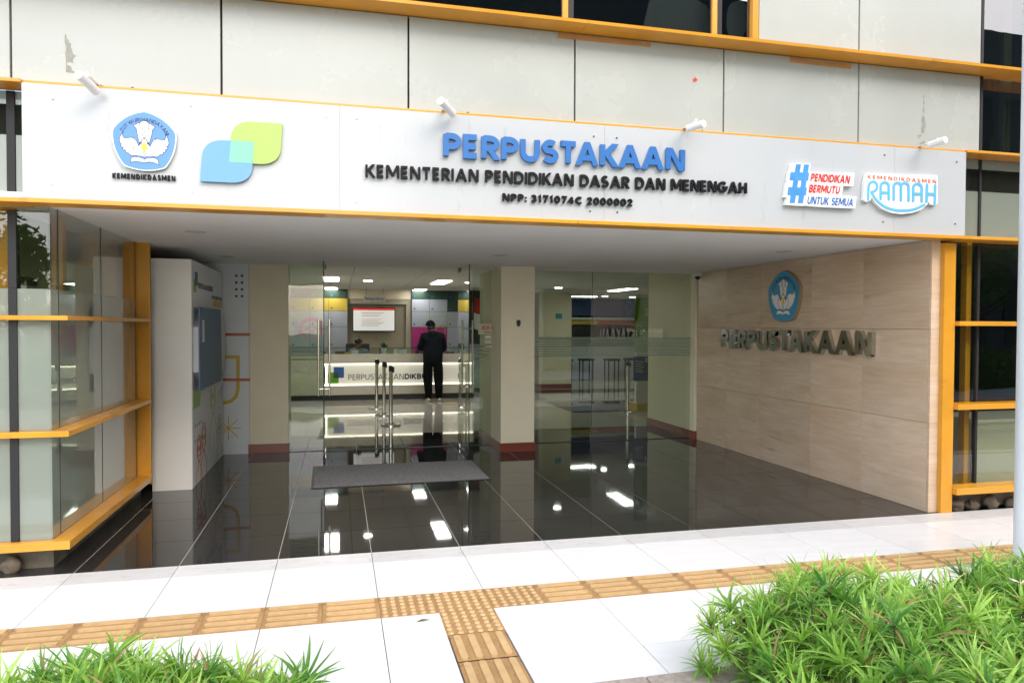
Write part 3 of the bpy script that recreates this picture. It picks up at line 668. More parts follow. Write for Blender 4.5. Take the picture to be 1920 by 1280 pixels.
# round-cornered leaf logo
def zmap(px0, py0, sc, y): return lambda L: [sp(px0+a/sc, py0+b/sc, y) for a, b in L]
zm = zmap(180, 180, 5.053, -.125)
def soft(sq):  # square corners given TL,TR,BR,BL with rounded TL and BR
    TL, TR, BR, BL = [Vector(q) for q in sq]; pts = []
    def corner(c, a, b, r=.36):
        o = []
        for i in range(9):
            t = i/8; p0 = c+(a-c)*r; p2 = c+(b-c)*r; o.append(tuple((1-t)**2*p0+2*t*(1-t)*(c+ (p0-c)*.08+(p2-c)*.08)+t*t*p2))
        return o
    return corner(TL, BL, TR)+[tuple(TR)]+corner(BR, TR, BL)+[tuple(BL)]
lo = MB().prism(soft(zm([(1018, 412), (1497, 437), (1474, 832), (986, 808)])), FS, .012, .030).build('blue_leaf', [LBLU], S)
MB().prism(soft(zm([(1290, 234), (1766, 264), (1742, 655), (1262, 630)])), FS, .006, .0295).build('green_leaf', [LGRN], S)
MB().prism(zm([(1279, 425), (1497, 437), (1482, 642), (1262, 630)]), FS, .0301, .0312).build('overlap_patch', LMIX, S)

# emblem: geometry traced in the emblem's own 2D coordinates (centre 0,0; radius about 290)
def emblem(fr, cu, cv, su, sv, n0, blue, parent, rimmat, dep=.02):
    T2 = lambda L: [(cu+(a-458)*su, cv-(b-425)*sv) for a, b in L]
    penta = []
    V5 = [(458, 142), (752, 330), (648, 676), (270, 672), (164, 330)]
    for i in range(5):
        a, b = Vector(V5[i]), Vector(V5[(i+1) % 5]); m = (a+b)/2; o = (m-Vector((458, 430))).normalized()*36
        for t in [j/10 for j in range(10)]: p_ = a*(1-t)+b*t+o*4*t*(1-t); penta.append((p_.x, p_.y))
    body = MB().prism(T2(smooth_poly(penta, 2)), fr, n0, n0+dep).build('emblem', rimmat, parent)
    inner = [(458+(a-458)*.968, 425+(b-425)*.968) for a, b in smooth_poly(penta, 2)]
    MB().prism(T2(inner), fr, n0+dep, n0+dep+.001).build('blue_field', blue, body)
    N1 = n0+dep+.001; N2 = N1+.0012; N3 = N2+.0008
    mir = lambda L: [(916-a, b) for a, b in L]
    torch = [(357, 285), (384, 276), (402, 258), (414, 264), (432, 244), (458, 236), (484, 244), (502, 264), (514, 258), (532, 276), (559, 290), (532, 318), (524, 372), (505, 440), (458, 470), (411, 440), (396, 372), (386, 314)]
    wing = [(265, 345), (240, 395), (231, 430), (236, 452), (246, 468), (243, 486), (262, 500), (262, 516), (284, 526), (288, 544), (312, 550), (322, 562), (345, 572), (395, 568), (458, 580), (458, 470), (436, 440), (404, 478), (388, 440), (372, 408), (345, 400), (300, 408), (272, 410), (258, 385)]
    book = [(340, 590), (370, 582), (410, 585), (458, 600), (506, 585), (546, 584), (580, 600), (592, 645), (545, 628), (500, 622), (462, 636), (425, 628), (380, 622), (330, 636)]
    neck = [(458, 395), (436, 430), (408, 470), (398, 500), (420, 540), (458, 578), (496, 540), (518, 500), (508, 470), (480, 430)]
    mb = MB()
    for q in (torch, wing, mir(wing), book): mb.prism(T2(q), fr, N1, N2)
    mb.prism(T2(neck), fr, N1, N2+.0002); mb.build('white_figure', WH, body)
    mk = MB(); wd = 4.6*su
    for q in (torch, book): mk.ribbon(T2(q), wd, fr, N2, N3, closed=True)
    for s in (lambda L: L, mir):
        mk.ribbon(T2(s(wing[:14])), wd, fr, N2, N3); mk.ribbon(T2(s(wing[16:])), wd, fr, N2, N3); mk.ribbon(T2(s([wing[0], wing[-1]])), wd, fr, N2, N3)
        mk.ribbon(T2(s([(414, 262), (422, 330)])), wd, fr, N2, N3); mk.ribbon(T2(s([(438, 250), (444, 335)])), wd, fr, N2, N3)
        for a, b in (((246, 468), (275, 474)), ((262, 500), (290, 502)), ((284, 526), (308, 524)), ((312, 550), (335, 545))): mk.ribbon(T2(s([a, b])), wd, fr, N2, N3)
        mk.ribbon(T2(s(smooth_poly([(345, 400), (378, 430), (360, 480), (356, 515), (395, 560), (458, 580)], 2, False))), wd, fr, N2, N3)
        mk.ribbon(T2(s(smooth_poly([(458, 395), (436, 430), (404, 478), (420, 440), (440, 405)], 1, False))), wd, fr, N2, N3)
    mk.ribbon(T2([(458, 600), (462, 636)]), wd, fr, N2, N3)
    mk.ribbon(T2([(458, 338), (478, 375), (458, 410), (438, 375)]), wd, fr, N2+.0004, N3+.0004, closed=True)
    mk.ribbon(T2([(452, 528), (446, 550), (458, 566), (470, 550), (464, 528)]), wd, fr, N2+.0004, N3+.0004, closed=True); mk.build('black_outline', INK, body)
    MB().prism(T2(smooth_poly([(458, 428), (480, 470), (489, 495), (475, 518), (458, 524), (440, 518), (428, 495), (436, 470)], 1)), fr, N2+.0003, N3+.0008).build('yellow_flame', FLAM, body)
    # arched motto
    W = 0; pos = []; mt_ = MB(); k = 38
    for ch in 'TUT WURI HANDAYANI':
        if ch == ' ': W += .28; continue
        g = sglyph(ch, .17); pos.append((ch, W+g[2], g)); W += g[1]+.16
    W -= .16; a0, a1, rad = R(154), R(22), 214
    for ch, x, g in pos:
        xc = x+g[1]/2-g[2]; t = a0+(a1-a0)*(xc/W); c, s_ = math.cos(t), math.sin(t)
        class F3:
            u, v, n = fr.u, fr.v, fr.n
            def __call__(s, a, b, n=0):
                dx = (a-g[1]/2)*k*.92; dy = b*k; px = 458+(rad+dy)*c+dx*s_; py = 440-((rad+dy)*s_-dx*c)*.93; q = T2([(px, py)])[0]; return fr(q[0], q[1], n)
        f3 = F3()
        for i_, (kk, pts) in enumerate(g[0]):
            if kk == 'p': mt_.prism(pts, f3, N1, N2+.0002*i_)
            else: mt_.ribbon(pts, .17, f3, N1, N2+.0002*i_, closed=(kk == 'c'))
    mt_.build('motto_lettering', INK, body)
    return body
c0 = sp(180+458/5.053, 180+425/5.053, -.13)
emblem(FS, c0[0], c0[1], .384/588, .384/560, .008, EMBL, S, WH)
# hashtag plate
zh = zmap(1440, 280, 4.8, -.13)
hp = MB().prism(zh([(205, 130), (375, 130), (372, 205), (772, 215), (760, 335), (672, 330), (655, 415), (790, 428), (778, 535), (460, 520), (330, 508), (300, 512), (150, 500), (165, 435), (140, 432), (160, 300), (170, 295), (178, 215), (192, 190)]), FS, .004, .040).build('hashtag_plate', [WH], S)
hs = MB()
for q in ([(245, 138), (288, 138), (232, 485), (186, 485)], [(318, 140), (362, 140), (306, 487), (260, 487)]): hs.prism(zh(q), FS, .040, .0430)
for q in ([(196, 208), (362, 214), (352, 285), (186, 280)], [(176, 342), (342, 348), (330, 420), (166, 415)]): hs.prism(zh(q), FS, .040, .0432)
hs.build('hash_symbol', HASHB, hp)
def ztext(t, a, b, c, d, mat, par, n0, n1, bold, gap, slant, zf=zh, vs=-.0):
    (u0, v0), (u1, _) = zf([a, b]); v1 = zf([c])[0][1]
    stext(t, FS, u0, u1, v0, v1, n0, n1, mat, par, wt=bold, gap=gap, each=None, slant=slant, name='lettering', vslope=vs)
ztext('PENDIDIKAN', (372, 292), (722, 292), (372, 218), 0, RED, hp, .040, .042, .24, .09, .2)
ztext('BERMUTU', (356, 392), (632, 392), (356, 318), 0, RED, hp, .040, .042, .24, .09, .2)
ztext('UNTUK SEMUA', (342, 495), (755, 495), (342, 425), 0, BLUE, hp, .040, .042, .20, .09, .2)
# smile-shaped plate with monoline word
rp = MB().prism(zh([(880, 215), (1522, 235), (1524, 330), (1522, 490), (1490, 505), (1455, 495), (1440, 470), (1428, 500), (1370, 548), (1290, 575), (1200, 584), (1110, 572), (1020, 535), (960, 480), (930, 432), (915, 465), (880, 475), (855, 455), (862, 300)]), FS, .004, .036).build('smile_plate', [WH], S)
ztext('KEMENDIKDASMEN', (892, 266), (1508, 266), (892, 232), 0, BRED, rp, .036, .038, .18, .42, 0, vs=-.010)
rm = MB(); wd = 21*(sp(1560, 340)[0]-sp(1540, 340)[0])/20/4.8
def mono(pts, it=0): rm.ribbon(zh(smooth_poly(pts, it, False) if it else pts), wd, FS, .036, .0385+.00025*(len(rm.f) // 40), caps=True)
mono([(895, 455), (898, 330), (915, 300), (950, 290), (975, 315), (978, 350), (955, 380), (925, 388)], 2)
mono([(925, 388), (960, 450), (1030, 515), (1120, 548), (1210, 555), (1310, 545), (1400, 500)], 2)
def arch(x0, x1, top, bot, barz=None):
    xm_ = (x0+x1)/2; r_ = (x1-x0)/2
    mono([(x0, bot)]+[(xm_-r_*math.cos(R(a)), top+r_-r_*math.sin(R(a))) for a in range(0, 181, 20)]+[(x1, bot+4)])
    if barz: mono([(x0, barz), (x1, barz+3)])
arch(1008, 1080, 300, 450, 392); arch(1125, 1190, 303, 455); arch(1190, 1258, 305, 460); arch(1300, 1376, 312, 465, 402)
mono([(1424, 322), (1420, 470)]); mono([(1497, 328), (1493, 488)]); mono([(1422, 402), (1495, 406)])
rm.build('monoline_word', CYAN, rp)
for px, py in ((99, 185), (97, 345), (611, 218), (612, 375), (668, 222), (669, 378), (1113, 256), (1156, 259), (1106, 396), (1157, 398), (1658, 291), (1793, 304), (1655, 416), (1790, 420), (358, 198), (360, 360)):
    u, v = sp(px, py, -.1); MB().cyl((u, -.1, v), (u, -.107, v), .009, .007, 12).build('bolt', STEEL, S)

# spotlights on arms over the sign
spl = [((147, 140), (181, 172), 'white cylinder spotlight above the round blue emblem, leftmost on the sign'), ((826, 189), (849, 214), 'white cylinder spotlight tilted down above the blue P of the sign'),
       ((1320, 232), (1290, 241), 'white cylinder spotlight lying nearly flat, right of the blue lettering on the sign top'), ((1773, 262), (1743, 272), 'white cylinder spotlight at the far right end of the sign top')]
for i, (a, b, lab) in enumerate(spl):
    ya, yb = (-.34, -.17) if i < 2 else (-.34, -.20)
    pa, pb = P(*a, 'y', ya), P(*b, 'y', yb); d = (pb-pa).normalized(); mid = (pa+pb)/2
    t = thing('spotlight', mid, lab, 'spotlight', 'spotlights over the sign')
    MB().cyl(pa, pb, .028, seg=24).build('housing', SPOTW, t, smooth=False)
    MB().cyl(pb, pb+d*.004, .023, seg=20).build('lens', GUNM, t)
    m_ = MB().box(mid.x-.012, mid.x+.012, -.04, mid.y, 3.213, 3.222)
    m_.cyl((mid.x, mid.y, 3.2225), (mid.x, mid.y, max(mid.z, 3.24)), .008, seg=8); m_.build('bracket', SPOTW, t)
    cx_ = mid.x; MB().tube([(cx_, -.045, 3.226), (cx_+.05, -.03, 3.219), (cx_+.16, -.012, 3.217), (cx_+.2, -.006, 3.24)], [.0035]*4, 6).build('cable', GUNM, t)

# ================================================================== PORCH THINGS
E_ = thing('wall_emblem', (5.06, 2.15, 2.0), 'deep blue pentagonal emblem plate with white winged figure on the travertine wall', 'emblem')
ca = P(1468, 554, 'x', 5.08); FW = FXm(5.13)
emblem(FW, -2.15, 2.02, .60/588, .595/560, .0, EMBD, E_, M('emblem_rim_tan', (.30, .22, .14), .4), dep=.045)
WL = thing('wall_lettering', (5.1, 2.1, 1.37), 'polished steel raised capital letters on the travertine wall below the emblem', 'lettering')
stext('PERPUSTAKAAN', FW, -3.55, -.70, 1.37, 1.622, .001, .05, CHROME, WL, wt=.25, gap=.09)
K = thing('information_kiosk', (-1.62, 3.4, 0), 'tall cream kiosk cabinet with dark blue side screen beside the left bay', 'kiosk')
kb = MB().box(-1.80, -1.43, 2.44, 4.43, .0, 2.312).build('cabinet', KCRM, K, bevel=.002)
MB().box(-1.429, -1.4265, 2.45, 4.42, .01, 2.305).build('side_panel', LGT, K)
FK = FXp(-1.4265)
def kp(px, py, x=-1.4265): q = P(px, py, 'x', x); return (q.y, q.z)
zk = lambda L: [kp(340+a/3.764, 560+b/3.764) for a, b in L]
# screen box on the side
f0 = MB(); f0.prism(smooth_poly([(2.50, .95), (2.50, 1.86), (4.28, 1.86), (4.28, .95)], 1), FK, 0, .05).build('screen_frame', M('screen_frame_grey', (.55, .56, .58), .35), K)
MB().prism([(2.50, .99), (2.52, 1.84), (3.85, 1.84), (3.92, 1.05), (3.88, .99)], FK, .0505, .062).build('screen', SCRB, K)
q = [kp(382, 600, -1.36), kp(384, 641, -1.36)]
MB().box(-1.3640, -1.3625, q[0][0]-.06, q[0][0]+.06, q[1][1], q[0][1]).build('paper_notice', PAPER, K)
MB().prism([(2.50, .80), (2.50, .97), (2.9, .97), (2.84, .80)], FK, .0005, .003).build('green_flash', GPRT, K)
MB().prism([(3.7, 1.87), (4.35, 1.87), (4.35, 1.95), (3.78, 1.95)], FK, .0005, .003).build('yellow_flash', MYEL, K)
MB().prism([(2.52, 1.99), (2.66, 1.99), (2.66, 2.12), (2.52, 2.12)], FK, .0005, .003).build('logo_green', GPRT, K); MB().prism([(2.60, 2.06), (2.74, 2.06), (2.74, 2.20), (2.60, 2.20)], FK, .0031, .005).build('logo_blue', NAVY, K)
text('PERPUSTAKAAN', FK, 2.78, 3.35, 2.04, 2.10, .0005, .002, INK, K, each=None, name='logo_lettering'); text('DIKBUD', FK, 3.38, 3.68, 2.04, 2.10, .0005, .002, INK, K, bold=.03, each=None, name='logo_lettering')
text('PAPAN INFORMASI', FK, 3.6, 4.35, 1.96, 2.0, .0005, .002, NAVY, K, each=None, name='heading_lettering')
mb = MB()
for i in range(4):
    for j in range(2): u, v = 2.58+.11*i, .62-.16*j; mb.prism(arc(u, v, .018, .018, 0, 330, 11), FK, .0005, .002)
mb.build('dot_print', NAVY, K, kind='stuff')
def face(mb, u, v, s, fr=FK, n=.0005, w_=.012, glasses=False, hair=0):
    mb.ribbon(arc(u, v, s*.42, s*.6, 0, 360, 20), w_, fr, n, n+.002, closed=True)
    mb.ribbon(arc(u, v+s*.05, s*.55, s*.75, -30, 210, 18), w_, fr, n+.0002, n+.0022)
    mb.ribbon(smooth_poly([(u-s*.8, v-s*1.9), (u-s*.75, v-s*1.1), (u-s*.2, v-s*.75), (u-s*.2, v-s*.5)], 2, False), w_, fr, n, n+.002)
    mb.ribbon(smooth_poly([(u+s*.8, v-s*1.9), (u+s*.75, v-s*1.1), (u+s*.2, v-s*.75), (u+s*.2, v-s*.5)], 2, False), w_, fr, n, n+.002)
    mb.ribbon(arc(u, v-s*.2, s*.14, s*.1, 200, 340, 6), w_*.8, fr, n, n+.002)
    for e in (-1, 1): mb.ribbon(arc(u+e*s*.17, v+s*.1, s*.1, s*.1, 0, 360, 10), w_*.7, fr, n, n+.002, closed=True)
    mb.ribbon([(u, v+s*.08), (u-s*.05, v-s*.06), (u+s*.03, v-s*.07)], w_*.7, fr, n, n+.002)
mb = MB(); face(mb, 2.78, .22+.12, .20); face(mb, 3.05, .42, .22); mb.build('line_drawing', MORG, K, kind='stuff')
mb = MB(); face(mb, 3.65, .80, .30); mb.build('line_drawing', M('pale_yellow_line', (.50, .42, .16), .5), K, kind='stuff')
mb = MB(); face(mb, 4.10, .38, .22); mb.ribbon(smooth_poly([(3.95, .7), (4.1, .9), (4.2, .75), (4.3, .95), (4.35, .7)], 2, False), .012, FK, .0005, .0025); mb.build('line_drawing', M('pale_green_line', (.30, .40, .26), .5), K, kind='stuff')

MU = thing('mural_panel', (-1.3, 4.47, 0), 'narrow grey mural board with orange lines, yellow loop and star beside the cream pillar', 'mural board')
MB().box(-2.19, -1.118, 4.452, 4.50, .0, 2.435).build('board', LGT, MU)
FM = FY(4.452)
def mp(px, py): q = P(px, py, 'y', 4.45); return (q.x, q.z)
zu = lambda L: [mp(340+a/3.764, 560+b/3.764) for a, b in L]
def mrib(pts, w_, mat, nm, n=.0005): MB().ribbon(pts, w_, FM, n, n+.0015).build(nm, mat, MU)
mrib(zu([(240, 285), (275, 262), (310, 252), (486, 252)]), .036, MORG, 'orange_line'); mrib(zu([(240, 571), (486, 571)]), .036, MORG, 'orange_line', .0025)
mrib(zu([(240, 411), (400, 411)])[:1]+zu([(400, 411), (399, 640), (385, 690), (350, 722), (300, 735), (240, 735)]), .042, MYEL, 'yellow_loop')
mb = MB(); c = zu([(333, 913)])[0]
for k in range(4):
    a = R(45*k); rr = .15 if k % 2 == 0 else .16; mb.ribbon([(c[0]-rr*math.cos(a), c[1]-rr*math.sin(a)), (c[0]+rr*math.cos(a), c[1]+rr*math.sin(a))], .012, FM, .0005+.0003*k, .002+.0003*k)
mb.build('yellow_star', MYEL, MU)
mb = MB()
for i in range(2):
    for j in range(4): u, v = mp(443+10.8*i, 517+12.7*j); mb.prism(arc(u, v, .017, .017, 0, 330, 11), FM, .0005, .002)
mb.build('dot_print', NAVY, MU, kind='stuff')
# door mat
mt_ = thing('door_mat', (.66, 2.84, 0), 'grey ribbed door mat on the black floor before the open doors', 'door mat')
ma, mb_, mc_, md = P(583, 915, 'z', .008), P(923, 897, 'z', .008), P(885, 862, 'z', .008), P(588, 872, 'z', .008)
frm = Fr((0, 0, 0), (1, 0, 0), (0, 1, 0), (0, 0, 1))
MB().prism([(ma.x, ma.y), (mb_.x, mb_.y), (mb_.x-.01, mc_.y), (ma.x-.02, mc_.y+.02)], frm, .001, .007).build('rubber_border', BLK, mt_)
MB().prism([(ma.x+.025, ma.y+.025), (mb_.x-.03, mb_.y+.025), (mb_.x-.035, mc_.y-.03), (ma.x+.01, mc_.y-.01)], frm, .0071, .011).build('ribbed_pile', MATM, mt_)
# cctv dome, open sign, pillar shield, notices
cc = thing('dome_camera', P(1308, 519, 'y', 4.2), 'small white dome camera fixed above the travertine wall corner', 'camera')
q = cc.location; MB().box(q.x-.05, q.x+.05, q.y-.05, q.y+.05, 2.385, 2.438).build('housing', SPOTW, cc, bevel=.008); MB().ell((q.x, q.y, 2.385), (.042, .042, .045), 14, 6, -.999, 0).build('lens_dome', BLK, cc, smooth=True)
os_ = thing('open_sign', (2.0, 4.4, 1.6), 'small cream hanging sign reading BUKA OPEN on the glass left of the middle pillar', 'sign')
a, b = P(897, 607, 'y', 4.42), P(931, 627, 'y', 4.42); FO = FY(4.425)
MB().box(a.x, b.x, 4.425, 4.431, b.z, a.z).build('plate', M('sign_cream', (.62, .56, .42), .5), os_, bevel=.002)
text('BUKA', FO, a.x+.05, b.x-.05, a.z-.08, a.z-.025, .0005, .002, RED, os_, bold=.03, each='letter', slant=.15); text('OPEN', FO, a.x+.08, b.x-.08, b.z+.018, b.z+.045, .0005, .002, INK, os_, bold=.01, each=None)
MB().ribbon([(a.x+.02, a.z), ((a.x+b.x)/2, a.z+.07), (b.x-.02, a.z)], .003, FO, -.003, -.001).build('cord', INK, os_)
for k, (p0, p1) in enumerate((((909, 629), (921, 634)), ((909, 637), (921, 639)), ((909, 641), (921, 643)), ((909, 648), (921, 650)))):
    a, b = P(*p0, 'y', 4.445), P(*p1, 'y', 4.445); MB().box(a.x, b.x, 4.4465, 4.4480, b.z, a.z).build('notice_sticker', PAPER, B)
sh = P(972, 606, 'y', 3.85); MB().prism(smooth_poly([(sh.x-.028, sh.z+.045), (sh.x+.028, sh.z+.045), (sh.x+.026, sh.z-.02), (sh.x, sh.z-.05), (sh.x-.026, sh.z-.02)], 1), FY(3.849), 0, .012).build('badge', BLK, cc.parent, label='small black shield shaped sensor on the middle cream pillar', cat='sensor')
# recessed soffit lights (unlit)
for px, py, lab in ((367, 434, 'unlit round recessed downlight in the porch ceiling above the left bay'), (425, 480, 'unlit recessed downlight hanging askew in the porch ceiling above the kiosk'),
                    (938, 478, 'unlit round recessed downlight in the middle of the porch ceiling'), (1470, 471, 'unlit round recessed downlight near the travertine wall emblem')):
    q = P(px, py, 'z', 2.44); t = thing('recessed_downlight', (q.x, q.y, 2.44), lab, 'downlight', 'unlit downlights in the porch ceiling'); m_ = MB()
    n = 24
    for k in range(n):
        a, b = 2*math.pi*k/n, 2*math.pi*(k+1)/n; r0, r1 = .062, .085
        m_.add([(q.x+r*math.cos(t_), q.y+r*math.sin(t_), zz) for t_ in (a, b) for r, zz in ((r0, 2.432), (r1, 2.436))], [(0, 1, 3, 2)])
    m_.build('trim_ring', WH, t); MB().cyl((q.x, q.y, 2.439), (q.x, q.y, 2.434), .062, seg=24).build('lens', M('lens_grey', (.45, .45, .42), .3), t)

# ================================================================== LOBBY THINGS
def stanchion(x, y, lab):
    t = thing('queue_post', (x, y, 0), lab, 'queue post', 'steel queue posts')
    MB().cyl((x, y, .0), (x, y, .022), .165, .165, 40).cyl((x, y, .022), (x, y, .032), .165, .06, 40, cap=False).build('base', CHROME, t)
    MB().cyl((x, y, .03), (x, y, .90), .032, seg=24).build('pole', CHROME, t, smooth=False)
    MB().cyl((x, y, .90), (x, y, .985), .036, seg=24).box(x+.03, x+.055, y-.03, y+.03, .88, .97).build('belt_cassette', BLK, t)
    MB().cyl((x, y, .985), (x, y, .995), .036, .03, seg=24).build('cap', CHROME, t)
stanchion(.848, 6.74, 'polished steel queue post nearest to the glass doors'); stanchion(.82, 8.13, 'middle one of the three steel queue posts inside the doors'); stanchion(.745, 9.28, 'steel queue post farthest inside, nearest the reception counter')
C = thing('reception_counter', (1, 11.3, 0), 'long reception counter with glowing white front panel and logo', 'counter')
YC = 11.0; FC = FY(YC)
cx0, cx1, ch = -1.6, 3.05, 1.02
MB().box(cx0, cx1, YC, YC+.7, .12, .325).build('lower_body', CNTR, C); MB().box(cx0, cx1, YC+.03, YC+.68, 0, .119).build('plinth', BLK, C)
MB().box(cx0, cx1, YC, YC+.35, .815, ch).build('upper_body', CNTR, C, bevel=.003)
MB().box(-.28, cx1, YC+.04, YC+.3, .326, .814).build('backlit_panel', GLOW, C); MB().box(cx0, -.281, YC, YC+.3, .326, .814).build('side_body', CNTR, C)
for z0, z1 in ((.328, .342), (.797, .812)): MB().box(-.27, cx1-.01, YC+.015, YC+.038, z0, z1).build('led_strip', LED, C)
MB().box(-.278, -.262, YC+.015, YC+.038, .345, .795).build('led_strip', LED, C)
FC2 = FY(YC+.04)
def cpn(px, py): q = P(px, py, 'y', YC+.04); return (q.x, q.z)
def rsq(u0, u1, v0, v1, r=.02): return arc(u1-r, v1-r, r, r, 0, 90, 4)+arc(u0+r, v1-r, r, r, 90, 180, 4)+arc(u0+r, v0+r, r, r, 180, 270, 4)+arc(u1-r, v0+r, r, r, 270, 360, 4)
a = cpn(625.5, 688); b = cpn(645, 708); MB().prism(rsq(a[0], b[0], b[1], a[1]), FC2, .002, .006).build('logo_blue_square', M('logo_blue', (.03, .12, .42), .4), C)
a = cpn(615, 698); b = cpn(635, 718); MB().prism(rsq(a[0], b[0], b[1], a[1]), FC2, .007, .010).build('logo_green_square', M('logo_green', (.12, .36, .01), .4), C)
a = cpn(625.5, 698); b = cpn(635, 708); MB().prism([(a[0], a[1]), (b[0], a[1]), (b[0], b[1]), (a[0], b[1])], FC2, .0101, .012).build('logo_overlap', LKG, C)
u0, u1 = cpn(653, 705)[0], cpn(757, 705)[0]; v0, v1 = cpn(700, 711.5)[1], cpn(700, 701)[1]
stext('PERPUSTAKAAN', FC2, u0, u1, v0, v1, .002, .008, INK, C, wt=.11, gap=.15)
stext('DIKBUD', FC2, u1+.02, u1+.02+.62, v0, v1, .002, .008, INK, C, wt=.23, gap=.11)
MB().box(-.35, 2.9, YC+.10, YC+.11, ch+.001, 1.155).build('counter_glass', GLASS, C); MB().box(-.35, 2.9, YC+.098, YC+.112, 1.156, 1.163).build('glass_rail', EDGEG, C)
xg = P(712, 655, 'y', YC+.1).x; MB().box(xg-.012, xg+.012, YC+.09, YC+.12, ch+.001, 1.155).build('glass_clamp', GUNM, C)
def onc(nm, px, y, w_, d_, h, mat, lab, cat):
    x = P(px, 660, 'y', y).x
    t = MB().box(x-w_/2, x+w_/2, y-d_/2, y+d_/2, ch+.001, ch+h); return t.build(nm, mat, None, bevel=.004, label=lab, cat=cat)
onc('card_stand', 665, YC+.22, .16, .06, .085, PAPER, 'small white card stand on the counter before the seated man', 'card stand')
onc('notebook_stack', 638, YC+.22, .22, .14, .06, WOOD, 'low brown stack of notebooks at the left end of the counter', 'notebooks')
onc('yellow_folder', 652, YC+.2, .16, .18, .035, MYEL, 'small yellow folder lying between notebooks and card stand', 'folder')
onc('sign_holder', 742, YC+.2, .09, .05, .11, PAPER, 'upright white holder with black print right of the counter glass clamp', 'sign holder')
onc('leaflet_holder', 755, YC+.22, .18, .06, .10, LGT, 'pale leaflet holder in the middle of the counter', 'leaflet holder')
onc('tissue_box', 782, YC+.25, .1, .1, .07, NAVY, 'dark blue box on the counter beside the standing visitor', 'box')
onc('brown_tray', 843, YC+.2, .2, .1, .045, WOOD, 'flat brown tray right of the standing visitor on the counter', 'tray')
# tv wall
TWL = thing('tv_alcove', (.86, 13.2, 0), 'tan panelled alcove wall behind the reception holding the television', 'panel wall')
xa, xb = P(628, 600, 'y', 13).x, P(772, 600, 'y', 13).x
MB().box(xa, xb, 13.1, 13.29, 0, 2.33).build('back_panel', TVW, TWL)
ya0 = P(641, 560, 'y', 13.05).x; yb0 = P(761, 560, 'y', 13.05).x
for q in ((xa, ya0, 0, 2.33), (yb0, xb, 0, 2.33), (ya0, yb0, 2.2, 2.33)): MB().box(q[0], q[1], 13.0, 13.099, q[2], q[3]).build('frame_panel', M('tan_frame', (.42, .38, .28), .4), TWL)
MB().box(xa, xb, 12.98, 13.29, 2.331, 2.57).build('top_panel', CREAM, TWL)
TV = thing('television', (.86, 12.98, 1.5), 'wall mounted flat television showing a white page with red header', 'television')
a, b = P(661, 576, 'y', 12.97), P(741, 622, 'y', 12.97)
MB().box(a.x, b.x, 12.97, 13.03, b.z, a.z).box((a.x+b.x)/2-.2, (a.x+b.x)/2+.2, 13.03, 13.095, b.z+.15, a.z-.15).build('bezel', BLK, TV, bevel=.004)
FT = FY(12.97); w_, h_ = b.x-a.x, a.z-b.z
MB().prism([(a.x+.02, b.z+.03), (b.x-.02, b.z+.03), (b.x-.02, a.z-.02), (a.x+.02, a.z-.02)], FT, .0005, .002).build('screen', SCRN, TV)
MB().prism([(a.x+.02, a.z-.07), (b.x-.02, a.z-.07), (b.x-.02, a.z-.02), (a.x+.02, a.z-.02)], FT, .0021, .003).build('header_bar', SCRR, TV)
m1, m2 = MB(), MB()
for i in range(9):
    v = a.z-.14-i*.04; 
    if i in (3,): continue
    (m1 if i in (1, 4, 5) else m2).prism([(a.x+.22, v), (a.x+.22+.55*(1-.12*(i % 3)), v), (a.x+.22+.55*(1-.12*(i % 3)), v+.010), (a.x+.22, v+.010)], FT, .0021, .003)
m1.build('text_lines', SCRT, TV, kind='stuff'); m2.build('text_lines', SCRG, TV, kind='stuff')
HS = thing('hanging_sign', (.95, 12.0, 2.3), 'small white hanging sign reading Penitipan Barang above the television', 'sign')
a, b = P(682, 553, 'y', 12.0), P(723, 566, 'y', 12.0)
MB().box(a.x, b.x, 12.0, 12.02, b.z, a.z).build('board', PAPER, HS, bevel=.003)
for x in (a.x+.06, b.x-.06): MB().cyl((x, 12.01, a.z), (x, 12.01, 2.555), .003, seg=6).build('wire', GUNM, HS)
text('Penitipan Barang', FY(12.0), a.x+.03, b.x-.03, b.z+.045, a.z-.05, .0005, .002, NAVY, HS, bold=.02, each=None)
# lockers
def lockers(x0, cols, rowz, matf, lab, name='locker_bank'):
    L_ = thing(name, (x0, 13.1, 0), lab, 'lockers'); W_ = .452
    MB().box(x0, x0+W_*cols, 12.93, 13.29, 0, rowz[-1]).build('carcass', LKG, L_)
    for i in range(cols):
        for j in range(len(rowz)-1):
            d = MB().box(x0+W_*i+.004, x0+W_*(i+1)-.004, 12.905, 12.929, rowz[j]+.004, rowz[j+1]-.004).build('locker_door', matf(i, j), L_)
            MB().box(x0+W_*i+.05, x0+W_*i+.09, 12.900, 12.9045, rowz[j]+.05, rowz[j]+.09).build('lock', BANB, d)
    return L_
z_ = lambda py: P(800, py, 'y', 12.9).z
rz = [.05, .45, .80, 1.12, z_(613)+.0, z_(584), z_(561), 2.56]
L1 = lockers(P(545, 600, 'y', 12.9).x-.46, 4, rz, lambda i, j: LKG if j == 6 else (LKY if j == 5 else LKW), 'lockers left of the television alcove with yellow row and pink girl drawing')
FL = FY(12.905)
def lp(px, py): q = P(px, py, 'y', 12.9); return (q.x, q.z)
mb = MB(); c = lp(584, 619); s = .5
for r_ in (.27, .30, .24): mb.ribbon(arc(c[0], c[1], r_, r_*1.02, -10, 190, 22), .014, FL, .001, .004)
